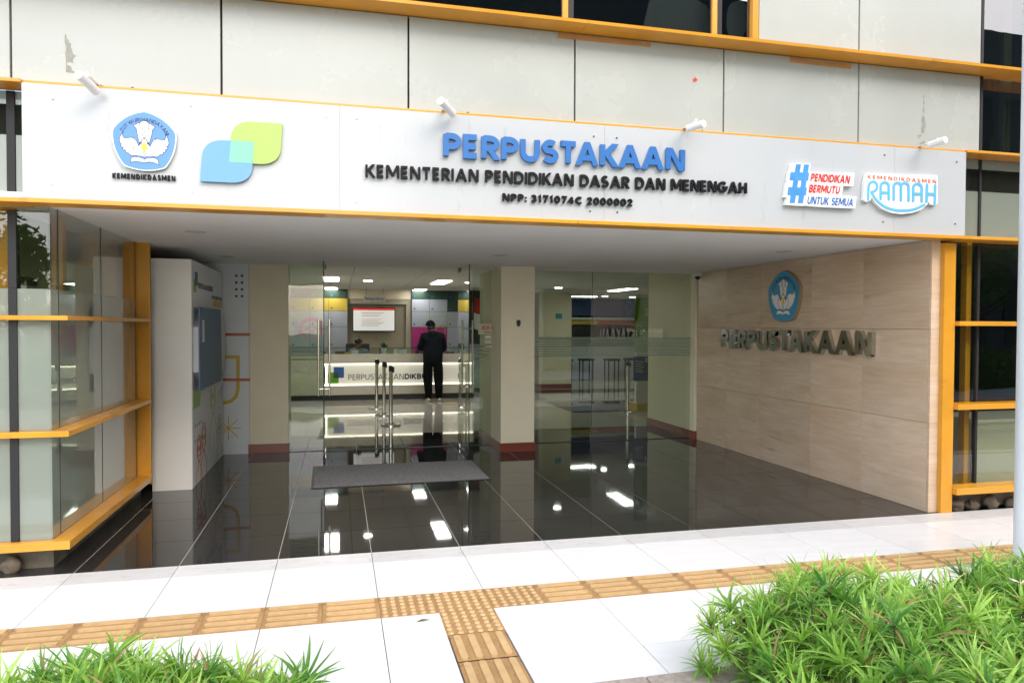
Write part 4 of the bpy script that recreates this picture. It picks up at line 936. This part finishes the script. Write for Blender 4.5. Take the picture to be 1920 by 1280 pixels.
for e in (-1, 1):
    mb.ribbon(arc(c[0]+e*.085, c[1]-.03, .065, .065, 0, 360, 14), .012, FL, .001, .004, closed=True)
    for k in range(4): mb.ribbon([(c[0]+e*(.22+.035*k), c[1]), (c[0]+e*(.21+.03*k), c[1]-.12)], .014, FL, .001, .004)
    mb.ribbon(smooth_poly([(c[0], c[1]+.16), (c[0]+e*.1, c[1]+.04), (c[0]+e*.2, c[1]+.03)], 1, False), .012, FL, .0012, .0042)
mb.ribbon(arc(c[0], c[1]-.05, .19, .17, 190, 350, 14), .012, FL, .001, .004); mb.ribbon(arc(c[0], c[1]-.13, .05, .03, 190, 350, 6), .010, FL, .001, .004)
mb.ribbon([(c[0]+.005, c[1]-.03), (c[0]-.015, c[1]-.085), (c[0]+.015, c[1]-.09)], .009, FL, .001, .004); mb.build('girl_drawing', PINK, L1, kind='stuff')
mb = MB(); c = lp(548, 612)
for r_ in (.14, .18, .10): mb.ribbon(arc(c[0], c[1], r_*.8, r_*1.2, -60, 200, 16), .014, FL, .001, .004)
mb.build('line_drawing', TEAL, L1, kind='stuff')
xr = P(772, 600, 'y', 12.9).x
L2 = lockers(xr, 6, rz, lambda i, j: (LKG if (j == 6 or (i >= 2 and j == 5 and i < 3)) else (LKP if (i == 0 and j <= 3) or (i == 1 and j <= 3) else LKW)), 'lockers right of the television with magenta doors and green tree drawing')
mb = MB(); c = lp(826, 602)
pts = []
for k in range(10):
    a = 2*math.pi*k/10; cc_ = (c[0]+.21*math.cos(a), c[1]+.10*math.sin(a)); pts += arc(cc_[0], cc_[1], .075, .06, math.degrees(a)-80, math.degrees(a)+80, 5)
mb.ribbon(pts, .014, FL, .001, .004, closed=True); mb.ribbon(arc(c[0], c[1]-.07, .2, .05, 180, 360, 10), .014, FL, .001, .004)
mb.ribbon([(c[0]-.12, c[1]-.12), (c[0]-.09, c[1]-.4)], .012, FL, .001, .004); mb.ribbon([(c[0]+.13, c[1]-.12), (c[0]+.10, c[1]-.45)], .012, FL, .001, .004)
c = lp(878, 612)
for r_ in (.27, .23): mb.ribbon(arc(c[0], c[1], r_, r_*1.2, 0, 360, 24), .02, FL, .0012, .0042, closed=True)
mb.build('tree_drawing', TGRN, L2, kind='stuff')
# flag display
a, b = P(880, 545, 'y', 12.6), P(918, 625, 'y', 12.6)
fd = thing('flag_display', (a.x, 12.6, 0), 'dark display panel with draped red and white flag behind the right door', 'flag display')
MB().box(a.x, b.x, 12.6, 12.64, 1.2, 2.55).build('dark_panel', BLK, fd)
m1 = MB(); m2 = MB(); N_ = 10
for i in range(N_):
    u0, u1 = .12+.06*i, .12+.06*(i+1); o0, o1 = .02*math.sin(i*1.7), .02*math.sin((i+1)*1.7)
    for m_, za, zb in ((m1, 2.42, 2.02), (m2, 2.02, 1.62)):
        sk = .25
        m_.add([(a.x+u0*.9, 12.55+o0, za-sk*u0), (a.x+u1*.9, 12.55+o1, za-sk*u1), (a.x+u1*.9, 12.55+o1, zb-sk*u1), (a.x+u0*.9, 12.55+o0, zb-sk*u0)], [(0, 1, 2, 3)])
m1.build('red_band', TRED, fd); m2.build('white_band', PAPER, fd)
# lamps in the lobby ceiling
def panel_lamp(x, y, lx, ly, lab):
    t = thing('ceiling_panel_light', (x, y, 2.55), lab, 'ceiling light', 'lit panel lights in the lobby ceiling')
    MB().box(x-lx/2-.02, x+lx/2+.02, y-ly/2-.02, y+ly/2+.02, 2.548, 2.554).build('frame', SPOTW, t); MB().box(x-lx/2, x+lx/2, y-ly/2, y+ly/2, 2.540, 2.5475).build('diffuser', LAMP, t)
def dlamp(x, y, lab):
    t = thing('lobby_downlight', (x, y, 2.55), lab, 'downlight', 'lit round downlights in the lobby ceiling')
    MB().cyl((x, y, 2.554), (x, y, 2.546), .105, seg=24).build('trim', SPOTW, t); MB().cyl((x, y, 2.5455), (x, y, 2.540), .085, seg=24).build('diffuser', DLAMP, t)
for px, py, lab in ((621, 524, 'lit square ceiling light near the left door edge, nearer of two'), (621, 542, 'lit square ceiling light near the left door edge, farther of two'), (827, 530, 'long lit ceiling light above the standing visitor, nearer of two'), (785, 545, 'long lit ceiling light right of the television, farther of two')):
    q = P(px, py, 'z', 2.54); panel_lamp(q.x, q.y, .28, 1.15, lab)
panel_lamp(3.35, 8.3, .3, 1.2, 'long lit ceiling light just right of the middle pillar, behind glass'); panel_lamp(6.7, 11.0, .3, 1.2, 'long lit ceiling light above the green standing panel'); panel_lamp(6.9, 15.0, 1.2, .3, 'long lit ceiling light far back above the blue band')
panel_lamp(9.5, 13, .3, 1.2, 'lit ceiling light far inside at the right of the lobby'); panel_lamp(-1.9, 8.5, .3, 1.2, 'lit ceiling light at the far left of the lobby')
for px, py, lab in ((690, 527, 'lit round downlight above the queue posts, nearer of two'), (676, 545, 'lit round downlight above the television, farther of two'), (1047, 540, 'bright lit round downlight behind the glass right of the middle pillar')):
    q = P(px, py, 'z', 2.54); dlamp(q.x, q.y, lab)
dlamp(7.6, 14.5, 'lit round downlight far back over the blue band, left of two'); dlamp(8.6, 14.8, 'lit round downlight far back over the blue band, right of two')
# right hand part of the lobby
a, b = P(1190, 557, 'y', 8.0), P(1217, 765, 'y', 8.0)
TT = thing('standing_panel', (5.95, 8.2, 0), 'tall white standing panel with green 2 and blue 1 plates on yellow base', 'display panel')
px0 = P(1190, 600, 'y', 8.0).x; px1 = P(1217, 600, 'y', 8.0).x; pr = P(1229, 600, 'y', 8.0).x
MB().box(px0+.05, pr, 8.01, 8.10, .14, 2.3).build('white_board', LGT, TT); MB().box(px0-.05, pr+.1, 7.75, 8.35, 0, .139).build('yellow_base', LKY, TT, bevel=.01)
F8 = FY(8.0); zg1, zg0 = 2.23, P(1200, 660, 'y', 8).z; zb1, zb0 = P(1200, 668, 'y', 8).z, P(1200, 714, 'y', 8).z
gp_ = arc(px0+.1, zg1-.1, .1, .1, 90, 180, 6)+[(px0, zg0), (px1, zg0), (px1, zg1)]
MB().prism(gp_, F8, 0, .009).build('green_plate', BANG, TT); MB().prism([(px0-.02, zb0), (px1, zb0), (px1, zb1), (px0-.02, zb1)], F8, 0, .009).build('blue_plate', BANB, TT)
text('2', F8, px1-.09, px1-.03, zg1-.35, zg1-.2, .0095, .011, PAPER, TT, bold=.02, each='numeral'); text('1', F8, px1-.07, px1-.04, zb1-.12, zb1-.03, .0095, .011, PAPER, TT, bold=.02, each='numeral')
mb = MB()
for i in range(8): mb.prism([(px0+.04, zg1-.5-.055*i), (px0+.2-.02*(i % 3), zg1-.5-.055*i), (px0+.2-.02*(i % 3), zg1-.488-.055*i), (px0+.04, zg1-.488-.055*i)], F8, .0095, .0105)
for i in range(5): mb.prism([(px0+.02, zb1-.1-.05*i), (px0+.2-.03*(i % 2), zb1-.12-.05*i), (px0+.2-.03*(i % 2), zb1-.108-.05*i), (px0+.02, zb1-.088-.05*i)], F8, .0095, .0105)
mb.build('small_print', PAPER, TT, kind='stuff')
BR = thing('reading_room_counter', (8, 16, 0), 'blue and orange banded service counter far back behind the right glass', 'counter')
MB().box(5.3, 12.9, 17.0, 17.1, 2.02, 2.55).build('blue_band', M('deep_blue', (.03, .06, .22), .5), BR); MB().box(5.3, 12.9, 16.95, 17.1, 1.88, 1.95).build('white_band', PAPER, BR)
MB().box(7.0, 8.3, 16.93, 17.1, 1.72, 1.85).build('yellow_band', LKY, BR); MB().box(8.31, 10.2, 16.93, 17.1, 1.72, 1.85).build('orange_band', MORG, BR)
MB().box(6.2, 12.9, 17.1, 17.4, 0.0, 1.7).build('back_wall', BLK, BR); MB().box(6.0, 12.9, 16.0, 16.5, 0, 1.0).build('desk', LKW, BR)
for i in range(6): 
    x = 6.6+i*.75
    t = thing('stool', (x, 15.2+.2*(i % 2), 0), ['dark stool, leftmost in the row far behind the right glass', 'dark stool second from left in the far row', 'dark stool third from left in the far row', 'dark stool fourth from left in the far row', 'dark stool fifth from left in the far row', 'dark stool, rightmost in the far row'][i], 'stool', 'dark stools in the far room')
    y = 15.2+.2*(i % 2); MB().box(x-.2, x+.2, y-.2, y+.2, .62, .68).build('seat', BLK, t)
    for sx in (-.16, .16):
        for sy in (-.16, .16): MB().box(x+sx-.015, x+sx+.015, y+sy-.015, y+sy+.015, 0, .62).build('leg', BLK, t)
QX = P(1177, 700, 'y', 7.6).x
stanchion(QX, 7.6, 'lone steel queue post behind the right glass beside the yellow base')
ES = thing('wall_notice', (4.9, 12.98, 1.9), 'small teal notice plate on the far cream pillar', 'notice')
a, b = P(1041, 587, 'y', 12.99), P(1066, 598, 'y', 12.99); MB().box(a.x, b.x, 12.985, 12.998, b.z, a.z).build('plate', LGT, ES); MB().box(a.x+.01, (a.x+b.x)/2, 12.98, 12.9845, b.z+.01, a.z-.01).build('teal_field', TEAL, ES)
# potted plant on the tv shelf
pt = thing('potted_plant', (1.26, 12.9, 1.1), 'small potted plant on the counter below the television', 'plant')
q = P(720, 645, 'y', 11.5); MB().cyl((q.x, 11.5, 1.02), (q.x, 11.5, 1.14), .05, .065, 14).build('pot', LGT, pt)
MB().box(q.x-.15, q.x+.15, 11.42, 11.6, .985, 1.019).build('stand', CNTR, pt)
m_ = MB()
for k in range(40):
    a = random.uniform(0, 6.28); e = random.uniform(.2, 1.3); l = random.uniform(.07, .15); d = Vector((math.cos(a)*math.cos(e), math.sin(a)*math.cos(e), math.sin(e)))
    p0 = Vector((q.x, 11.5, 1.14))+d*.02; sd = d.cross(Vector((0, 0, 1))).normalized()*.02; m_.add([p0, p0+d*l*.5+sd, p0+d*l, p0+d*l*.5-sd], [(0, 1, 2, 3)])
m_.build('foliage', TLEAF, pt)

# ------------------------------------------------------------------ people
def skin_body(name, verts, edges, radii, parent, mats, matf, root=0, sub=2):
    me = bpy.data.meshes.new(name); off = wloc(parent); me.from_pydata([Vector(v)-off for v in verts], edges, [])
    o = bpy.data.objects.new(name, me); COL.objects.link(o); o.parent = parent
    o.modifiers.new('skin', 'SKIN').use_smooth_shade = True; s = o.modifiers.new('s', 'SUBSURF'); s.levels = s.render_levels = sub
    for i, r in enumerate(radii):
        r = r if isinstance(r, tuple) else (r, r); me.skin_vertices[0].data[i].radius = r
        me.skin_vertices[0].data[i].use_root = (i == root)
    bpy.context.view_layer.update(); dg = bpy.context.evaluated_depsgraph_get()
    m2 = bpy.data.meshes.new_from_object(o.evaluated_get(dg)); o.modifiers.clear(); o.data = m2; m2.materials.clear()
    for m in mats: m2.materials.append(m)
    for p_ in m2.polygons: p_.material_index = matf(p_.center+off); p_.use_smooth = True
    return o
def finger_set(verts, edges, radii, hand, d, side, up, s=1):
    hi = hand
    for k, (o, l) in enumerate(((-.030, .060), (-.010, .070), (.010, .066), (.028, .052))):
        b = Vector(verts[hi])+side*o+d*.035; verts.append(tuple(b)); edges.append((hi, len(verts)-1)); radii.append(.011)
        t = b+d*l*.55-up*.008; verts.append(tuple(t)); edges.append((len(verts)-2, len(verts)-1)); radii.append(.009)
        t = t+d*l*.3-up*.025; verts.append(tuple(t)); edges.append((len(verts)-2, len(verts)-1)); radii.append(.008)
    b = Vector(verts[hi])-side*.04*s+d*.02; verts.append(tuple(b)); edges.append((hi, len(verts)-1)); radii.append(.012)
    t = b-side*.015*s+d*.03; verts.append(tuple(t)); edges.append((len(verts)-2, len(verts)-1)); radii.append(.009)
px_, py_ = 2.02, 10.42
PS = thing('person', (px_, py_, 0), 'person in black cap, dark hooded jacket and black trousers standing at the counter', 'person')
V = [(0, 0, .95), (0, -.01, 1.12), (0, -.01, 1.30), (0, .0, 1.42), (-.01, .03, 1.51), (-.04, .07, 1.60), (-.045, .08, 1.68),
     (-.19, .01, 1.41), (-.25, .10, 1.16), (-.27, .32, 1.20), (-.26, .39, 1.22),
     (.19, -.01, 1.40), (.24, .06, 1.14), (.14, .30, 1.10), (.10, .37, 1.10),
     (-.10, 0, .88), (-.11, .02, .48), (-.09, -.02, .10), (-.12, .10, .05), (.10, 0, .88), (.13, .01, .48), (.13, -.04, .10), (.16, .08, .05)]
Ed = [(0, 1), (1, 2), (2, 3), (3, 4), (4, 5), (5, 6), (3, 7), (7, 8), (8, 9), (9, 10), (3, 11), (11, 12), (12, 13), (13, 14), (0, 15), (15, 16), (16, 17), (17, 18), (0, 19), (19, 20), (20, 21), (21, 22)]
Rd = [(.21, .16), (.235, .175), (.24, .17), (.19, .14), .07, (.085, .095), (.07, .08), .115, .095, .062, .035, .115, .095, .062, .035, .135, .112, .085, .045, .135, .112, .085, .045]
finger_set(V, Ed, Rd, 10, Vector((.1, 1, 0)).normalized(), Vector((1, 0, 0)), Vector((0, 0, 1))); finger_set(V, Ed, Rd, 14, Vector((-.2, 1, 0)).normalized(), Vector((1, 0, 0)), Vector((0, 0, 1)), -1)
V = [(a+px_, b+py_, c_) for a, b, c_ in V]
def mf(c):
    c = c-Vector((px_, py_, 0))
    if c.z > 1.545 or (c.y > .335 and c.z > .9): return 0
    return 1 if c.z > .84 else 2
skin_body('body', V, Ed, Rd, PS, [SKIN, HOOD, PANT], mf)
hc = Vector((px_-.045, py_+.08, 1.67))
MB().ell(hc+Vector((0, -.0, .0)), (.108, .118, .115), 20, 8, -.15, 1).build('cap', HOOD, PS, smooth=True)
MB().prism(smooth_poly([(-.06, .08), (-.075, .19), (-.02, .215), (.05, .19), (.06, .09)], 2), Fr(hc+Vector((-.03, -.01, .0)), (.9, .35, 0), (-.35, .9, 0), (0, 0, 1)), -.004, .004).build('cap_brim', HOOD, PS)
MB().ell(hc+Vector((.01, -.035, -.05)), (.085, .08, .075), 16, 8).build('hair', HAIR, PS, smooth=True)
MB().ell((px_+.005, py_-.07, 1.47), (.125, .085, .085), 18, 10).build('hood', HOOD, PS, smooth=True)
for x, y in ((px_-.10, py_+.03), (px_+.145, py_+.01)):
    MB().ell((x, y+.02, .035), (.055, .15, .055), 16, 8, -.6, 1).build('sneaker', SHOE, PS, smooth=True); 
MB().box(px_-.24, px_-.20, py_+.43, py_+.45, 1.16, 1.26).build('phone', PAPER, None, label='pale phone or slip held in the raised left hand of the standing person', cat='phone')
sx, sy = .457, 11.95
SP = thing('person', (sx, sy, 0), 'seated receptionist in grey blue shirt bending his head low behind the counter', 'person')
V = [(0, .12, .52), (0, .10, .72), (0, .02, .93), (0, -.04, 1.06), (0, -.10, 1.12), (0, -.16, 1.19), (0, -.18, 1.27),
     (-.18, -.04, 1.04), (-.26, -.12, .84), (-.10, -.34, .82), (-.05, -.38, .83), (.18, -.04, 1.04), (.26, -.12, .84), (.10, -.34, .82), (.05, -.38, .83),
     (-.10, .0, .50), (-.13, -.42, .50), (-.13, -.42, .10), (-.13, -.52, .06), (.10, .0, .50), (.13, -.42, .50), (.13, -.42, .10), (.13, -.52, .06)]
Rd = [(.16, .13), (.16, .12), (.18, .12), (.14, .1), .055, (.075, .085), (.065, .07), .075, .055, .04, .034, .075, .055, .04, .034, .09, .07, .05, .04, .09, .07, .05, .04]
E2 = list(Ed[:22]); finger_set(V, E2, Rd, 10, Vector((.4, -1, 0)).normalized(), Vector((1, 0, 0)), Vector((0, 0, 1))); finger_set(V, E2, Rd, 14, Vector((-.4, -1, 0)).normalized(), Vector((1, 0, 0)), Vector((0, 0, 1)), -1)
V = [(a+sx, b+sy, c_) for a, b, c_ in V]
def mf2(c):
    c = c-Vector((sx, sy, 0))
    if c.z > 1.11 or (c.y < -.29 and c.z > .7): return 0
    return 1 if c.z > .6 else 2
skin_body('body', V, E2, Rd, SP, [SKIN, SHIRT, PANT], mf2)
hc = Vector((sx, sy-.18, 1.255))
MB().ell(hc+Vector((0, .02, .025)), (.092, .105, .095), 20, 9, -.25, 1).build('hair', HAIR, SP, smooth=True)
m_ = MB().ell(hc+Vector((0, -.10, -.045)), (.012, .02, .018), 8, 6)
for e in (-1, 1): m_.ell(hc+Vector((e*.085, 0, -.04)), (.012, .018, .028), 8, 6)
m_.build('nose_and_ears', SKIN, SP, smooth=True)
m_ = MB()
for e in (-1, 1): m_.ell(hc+Vector((e*.032, -.088, -.02)), (.012, .008, .006), 8, 6)
m_.build('eyes', HAIR, SP, smooth=True)
OC = thing('office_chair', (.42, 12.15, 0), 'black office chair behind the seated receptionist', 'chair')
MB().box(.17, .73, 12.25, 12.31, .62, 1.23).build('backrest', BLK, OC, bevel=.03); MB().box(.2, .7, 11.75, 12.25, .42, .48).build('seat', BLK, OC, bevel=.02); MB().cyl((.45, 12.0, .08), (.45, 12.0, .42), .03).build('column', BLK, OC)
for k in range(5): a = 2*math.pi*k/5; MB().cyl((.45, 12.0, .09), (.45+.28*math.cos(a), 12.0+.28*math.sin(a), .04), .022).build('leg', BLK, OC)

# ================================================================== FORECOURT THINGS
MB().cyl((2.35, 9.9, .0035), (2.35, 9.9, .005), .16, seg=24).build('floor_sticker', LKY, None, label='round yellow standing mark sticker on the floor behind the standing visitor', cat='floor sticker')
# rocks under the glazing
def rock(x, y, z, r, lab):
    bm = bmesh.new(); bmesh.ops.create_icosphere(bm, subdivisions=3, radius=1)
    sd = random.random()*50
    from mathutils import noise
    for v in bm.verts: v.co = v.co*(1+.5*noise.noise(v.co*1.3+Vector((sd, 0, 0)))+.08*noise.noise(v.co*4+Vector((sd, 0, 0)))); v.co = Vector((v.co.x*r[0], v.co.y*r[1], v.co.z*r[2]))
    me = bpy.data.meshes.new('rock'); bm.to_mesh(me); bm.free(); me.materials.append(STONE)
    for p_ in me.polygons: p_.use_smooth = True
    o = inst('rock', me, (x, y, z)); props(o, lab, 'rock', 'rocks below the glazing')
rock(-2.13, .12, .04, (.055, .05, .065), 'rounded brown rock at the foot of the left bay'); rock(5.47, .07, .04, (.07, .04, .06), 'pale rock beside the right yellow post below the window')
rock(5.66, .08, .03, (.06, .04, .05), 'low dark rock between two others below the right window'); rock(5.86, .06, .045, (.07, .05, .07), 'tall rounded rock near the pale post below the right window'); rock(6.1, .07, .03, (.07, .05, .05), 'small rock hidden partly by the pale post')
# foreground post
q = P(1897, 1080, 'z', 0)
PO = thing('white_post', (q.x+.09, q.y-.1, 0), 'pale painted tall round post at the right edge before the facade', 'post')
for_x, for_y = q.x+.075, q.y-.084
MB().cyl((for_x, for_y, 0), (for_x, for_y, 5.6), .11, seg=40).build('shaft', POSTW, PO, smooth=False); MB().box(for_x-.17, for_x+.17, for_y-.17, for_y+.17, 0, .015).build('base_plate', GUNM, PO)
for sm in PO.children[0].data.polygons: sm.use_smooth = len(sm.vertices) == 4
# kerb and bed
kb_ = thing('planting_bed', (2, -3.5, 0), kind='structure')
for i in range(24):
    x = -8.5+i*.9
    if -.62 < x+.45 < 0 - .3: pass
    MB().box(x+.003, x+.897, -2.38, -2.195, -.2, .012).build('kerb_stone', KERB, kb_, bevel=.008)
MB().box(-12, 20, -7.2, -2.382, -.2, -.02).build('soil', SOIL, kb_)
MB().box(-.1, 1.55, -7.2, -2.383, -.19, -.001).build('path_slab', PORC, kb_)  # unseen path, made white to bounce light onto the porch ceiling
lt = thing('fallen_leaf', P(793, 1163, 'z', 0), 'small dry curled leaf on the white pavement left of the tactile strip', 'leaf'); q = lt.location
MB().add([(q.x-.04, q.y-.01, .003), (q.x-.01, q.y-.02, .015), (q.x+.04, q.y, .006), (q.x, q.y+.02, .004)], [(0, 1, 2, 3)]).build('blade', M('dry_leaf', (.25, .19, .1), .8), lt)
# hedge shrubs
def whorl_mesh(seed, nleaf, L0):
    rnd = random.Random(seed); mb = MB()
    for k in range(nleaf):
        a = k*2.39996+rnd.uniform(-.3, .3); t = k/nleaf; e = R(80-82*t+rnd.uniform(-14, 14)); L_ = L0*rnd.uniform(.7, 1.15)*(.75+.35*math.sin(math.pi*min(1, t+.15))); W_ = rnd.uniform(.0042, .0070)
        az = Vector((math.cos(a), math.sin(a), 0)); sd = Vector((-az.y, az.x, 0)); tw = rnd.uniform(-.5, .5); n = 5; p_ = Vector((0, 0, -.02*t-.01)); mb.cur = 2 if rnd.random() < .03 else (1 if t < .3 and seed % 3 != 0 else 0); el = e; prev = None
        for i in range(n+1):
            f = i/n; w_ = W_*math.sin(math.pi*min(.97, .12+.85*f)**.8) if i < n else .0004
            d = az*math.cos(el)+Vector((0, 0, 1))*math.sin(el); nn = d.cross(sd)
            s2 = (sd*math.cos(tw)+nn*math.sin(tw)); c_ = p_-nn*w_*.35 if False else p_
            row = [p_+s2*w_, p_+nn*w_*.3, p_-s2*w_]
            if prev: mb.add(prev+row, [(0, 1, 4, 3), (1, 2, 5, 4)])
            prev = row; p_ = p_+d*(L_/n); el -= R(rnd.uniform(6, 15)); tw += rnd.uniform(-.12, .12)
    return mb
WM = [whorl_mesh(s_, 26+(s_ % 4)*3, .15) for s_ in range(9)]
WMe = [w_.mesh('leaf_whorl', [LEAF, YLEAF, DRYL], smooth=True) for w_ in WM]
def hedge(label, xr_, yr_, top, n, seedn, edge, ninner):
    rnd = random.Random(seedn); cx, cy = (xr_[0]+xr_[1])/2, (yr_[0]+yr_[1])/2
    H = thing('hedge_shrub', (cx, cy, 0), label, 'shrub', 'bright green shrubs beside the path')
    inner = MB(); stems = MB(); i = 0; tries = 0; pts = []
    while i < n and tries < 60000:
        tries += 1; x = rnd.uniform(*xr_); y = yr_[1]-(yr_[1]-yr_[0])*rnd.random()**1.35; e = edge(x, y)
        if e < 0: continue
        z = top(x, y)*(.30+.70*min(1, (e/.26))**.6)+rnd.uniform(-.05, .04)
        if e < .12 and rnd.random() < .5: z *= rnd.uniform(.4, 1)
        if any((x-a)**2+(y-b)**2+(z-c_)**2 < .0048 for a, b, c_ in pts): continue
        pts.append((x, y, z)); s_ = rnd.uniform(.75, 1.25); out = max(0, 1-e/.3)
        o = inst('leaf_whorl', WMe[rnd.randrange(9)], (x, y, z), H, (rnd.uniform(-.45, .45), rnd.uniform(-.45, .45), rnd.uniform(0, 6.28))); o.scale = (s_,)*3
        if out > 0: o.rotation_euler[1] += (-.7 if x < cx else .7)*out*.8; o.rotation_euler[0] += -.5*out*(1 if y > cy else 0)
        ix = x+(.25 if x < cx else -.25)*out; stems.cyl((ix+rnd.uniform(-.05, .05), y-.25*out, -.02 if out < .1 else z*.3), (x, y, z), .006, .004, 5, cap=False); i += 1
    j = 0; tries = 0
    while j < ninner and tries < 60000:
        tries += 1; x = rnd.uniform(*xr_); y = rnd.uniform(*yr_); e = edge(x, y)
        if e < .02: continue
        z = top(x, y)*(.45+.55*min(1, (e/.28))**.5)*rnd.uniform(.15, .92); j += 1
        m = Matrix.Translation((x, y, z)) @ Matrix.Rotation(rnd.uniform(0, 6.28), 4, 'Z') @ Matrix.Rotation(rnd.uniform(-.6, .6), 4, 'X') @ Matrix.Scale(rnd.uniform(.8, 1.2), 4)
        src = WM[rnd.randrange(9)]; k_ = len(inner.m); inner.add([m @ v for v in src.v], src.f); inner.m[k_:] = src.m
    inner.build('inner_foliage', [LEAF, YLEAF, DRYL], H, kind='stuff', smooth=True); stems.build('stems', BARK, H, kind='stuff')
    return H
def eR(x, y):
    xe = 1.62-.10*(y+2.2)+.05*math.sin(y*7); return min(x-xe, -2.14-y+.04*math.sin(x*6))
def eL(x, y): return min(-.14-.06*math.sin(y*6)-x+.2*(y+2.4)*-1*0, -2.27-y+.05*math.sin(x*5))
hedge('large bright green shrub mass filling the lower right corner', (1.5, 4.6), (-4.1, -2.1), lambda x, y: .44+.03*math.sin(x*4)+.035*math.sin(y*5+x), 300, 3, eR, 900)
hedge('low bright green shrub along the bottom left edge', (-1.9, -.1), (-2.95, -2.2), lambda x, y: .38+.04*math.sin(x*6), 240, 5, eL, 380)
for q, lab in (((2.95, -2.75, .52), 'fallen pale petal on the right shrub near its middle'), ((3.55, -2.5, .53), 'fallen white petal on the right shrub nearer the post')):
    m_ = MB(); 
    for k in range(3):
        a = 2.1*k; d = Vector((math.cos(a), math.sin(a), .25)); sd = Vector((-math.sin(a), math.cos(a), 0))*.014; c_ = Vector(q); m_.add([c_, c_+d*.025+sd, c_+d*.05, c_+d*.025-sd], [(0, 1, 2, 3)])
    m_.build('fallen_petal', M('petal', (.75, .52, .45), .6), None, label=lab, cat='petal')

# ================================================================== BEHIND THE CAMERA (reflected in the glass; dark block added for its reflection)
MB().box(-60, 60, -10.5, -7.3, -.059, -.02).build('footpath', PORC, None, kind='structure')  # unseen paving, white finish chosen to throw light towards the porch
OB = thing('added_dark_block', (0, -20, 0), 'unseen dark block added opposite to darken reflections in the glass', 'building')  # block added out of view to darken what the upper glass mirrors
MB().box(2.5, 40, -26, -20, 0, 14.5).build('wall', M('added_block_dark', (.045, .05, .055), .6), OB)
OWIN = M('added_block_window', (.025, .03, .035), .45, spec=.2)
for i in range(10):
    for j in range(3):
        MB().box(3.1+i*3.6, 5.7+i*3.6, -19.99, -19.95, 1+j*3.9, 3.8+j*3.9).build('window', OWIN, OB)
def tree(x, y, h, r, seedn, lab):
    rnd = random.Random(seedn); t = thing('garden_tree', (x, y, 0), lab, 'tree', 'garden trees opposite the facade')
    tp = [Vector((x, y, -.05)), Vector((x+rnd.uniform(-.1, .1), y, h*.3)), Vector((x+rnd.uniform(-.2, .2), y+.1, h*.6)), Vector((x, y, h*.85))]
    m_ = MB().tube(tp, [.13, .1, .07, .03], 10)
    for k in range(7): a = rnd.uniform(0, 6.28); b_ = tp[1].lerp(tp[3], rnd.random()); m_.tube([b_, b_+Vector((math.cos(a)*r*.7, math.sin(a)*r*.7, r*.5))], [.05, .015], 6)
    m_.build('trunk', BARK, t)
    c = MB(); cl = [(Vector((rnd.gauss(0, r*.4), rnd.gauss(0, r*.4), h*rnd.uniform(.35, .95))), rnd.uniform(.3, .55)*r) for _ in range(22)]
    for _ in range(2600):
        cc_, rr = cl[rnd.randrange(22)]; d = Vector((rnd.gauss(0, 1), rnd.gauss(0, 1), rnd.gauss(0, 1))).normalized(); p_ = Vector((x, y, 0))+cc_+d*rr*rnd.uniform(.6, 1)
        u = Vector((rnd.gauss(0, 1), rnd.gauss(0, 1), rnd.gauss(0, .6))).normalized(); v = u.orthogonal().normalized(); s_ = rnd.uniform(.07, .14)
        c.add([p_-u*s_, p_+v*s_*.45, p_+u*s_, p_-v*s_*.45], [(0, 1, 2, 3)])
    c.build('crown', TLEAF, t)
for i, (x, y, h, r, lab) in enumerate(((-6.8, -12, 3.8, 1.1, 'small garden tree reflected in the left bay glass'), (4.6, -10.0, 4.4, 1.0, 'slim garden tree reflected in the right hand partition'),
                                (8.5, -11.5, 5.5, 1.7, 'garden tree in front of the added dark block'), (12, -12, 6, 1.9, 'garden tree reflected in the right windows'), (16, -10, 5.5, 1.8, 'outermost garden tree on the right'))):
    tree(x, y, h, r, 40+i, lab)
bh = MB(); rnd = random.Random(9)
for _ in range(9000):
    x = rnd.uniform(-14, 20); y = rnd.uniform(-11.6, -10.6); z = rnd.uniform(0, 1.15+.2*math.sin(x*1.3))
    u = Vector((rnd.gauss(0, 1), rnd.gauss(0, 1), rnd.gauss(0, 1))).normalized(); v = u.orthogonal().normalized(); s_ = rnd.uniform(.08, .16); p_ = Vector((x, y, z)); bh.add([p_-u*s_, p_+v*s_*.4, p_+u*s_, p_-v*s_*.4], [(0, 1, 2, 3)])
bh.build('garden_hedge', TLEAF, None, kind='stuff', label='clipped garden hedge opposite the facade', cat='hedge')
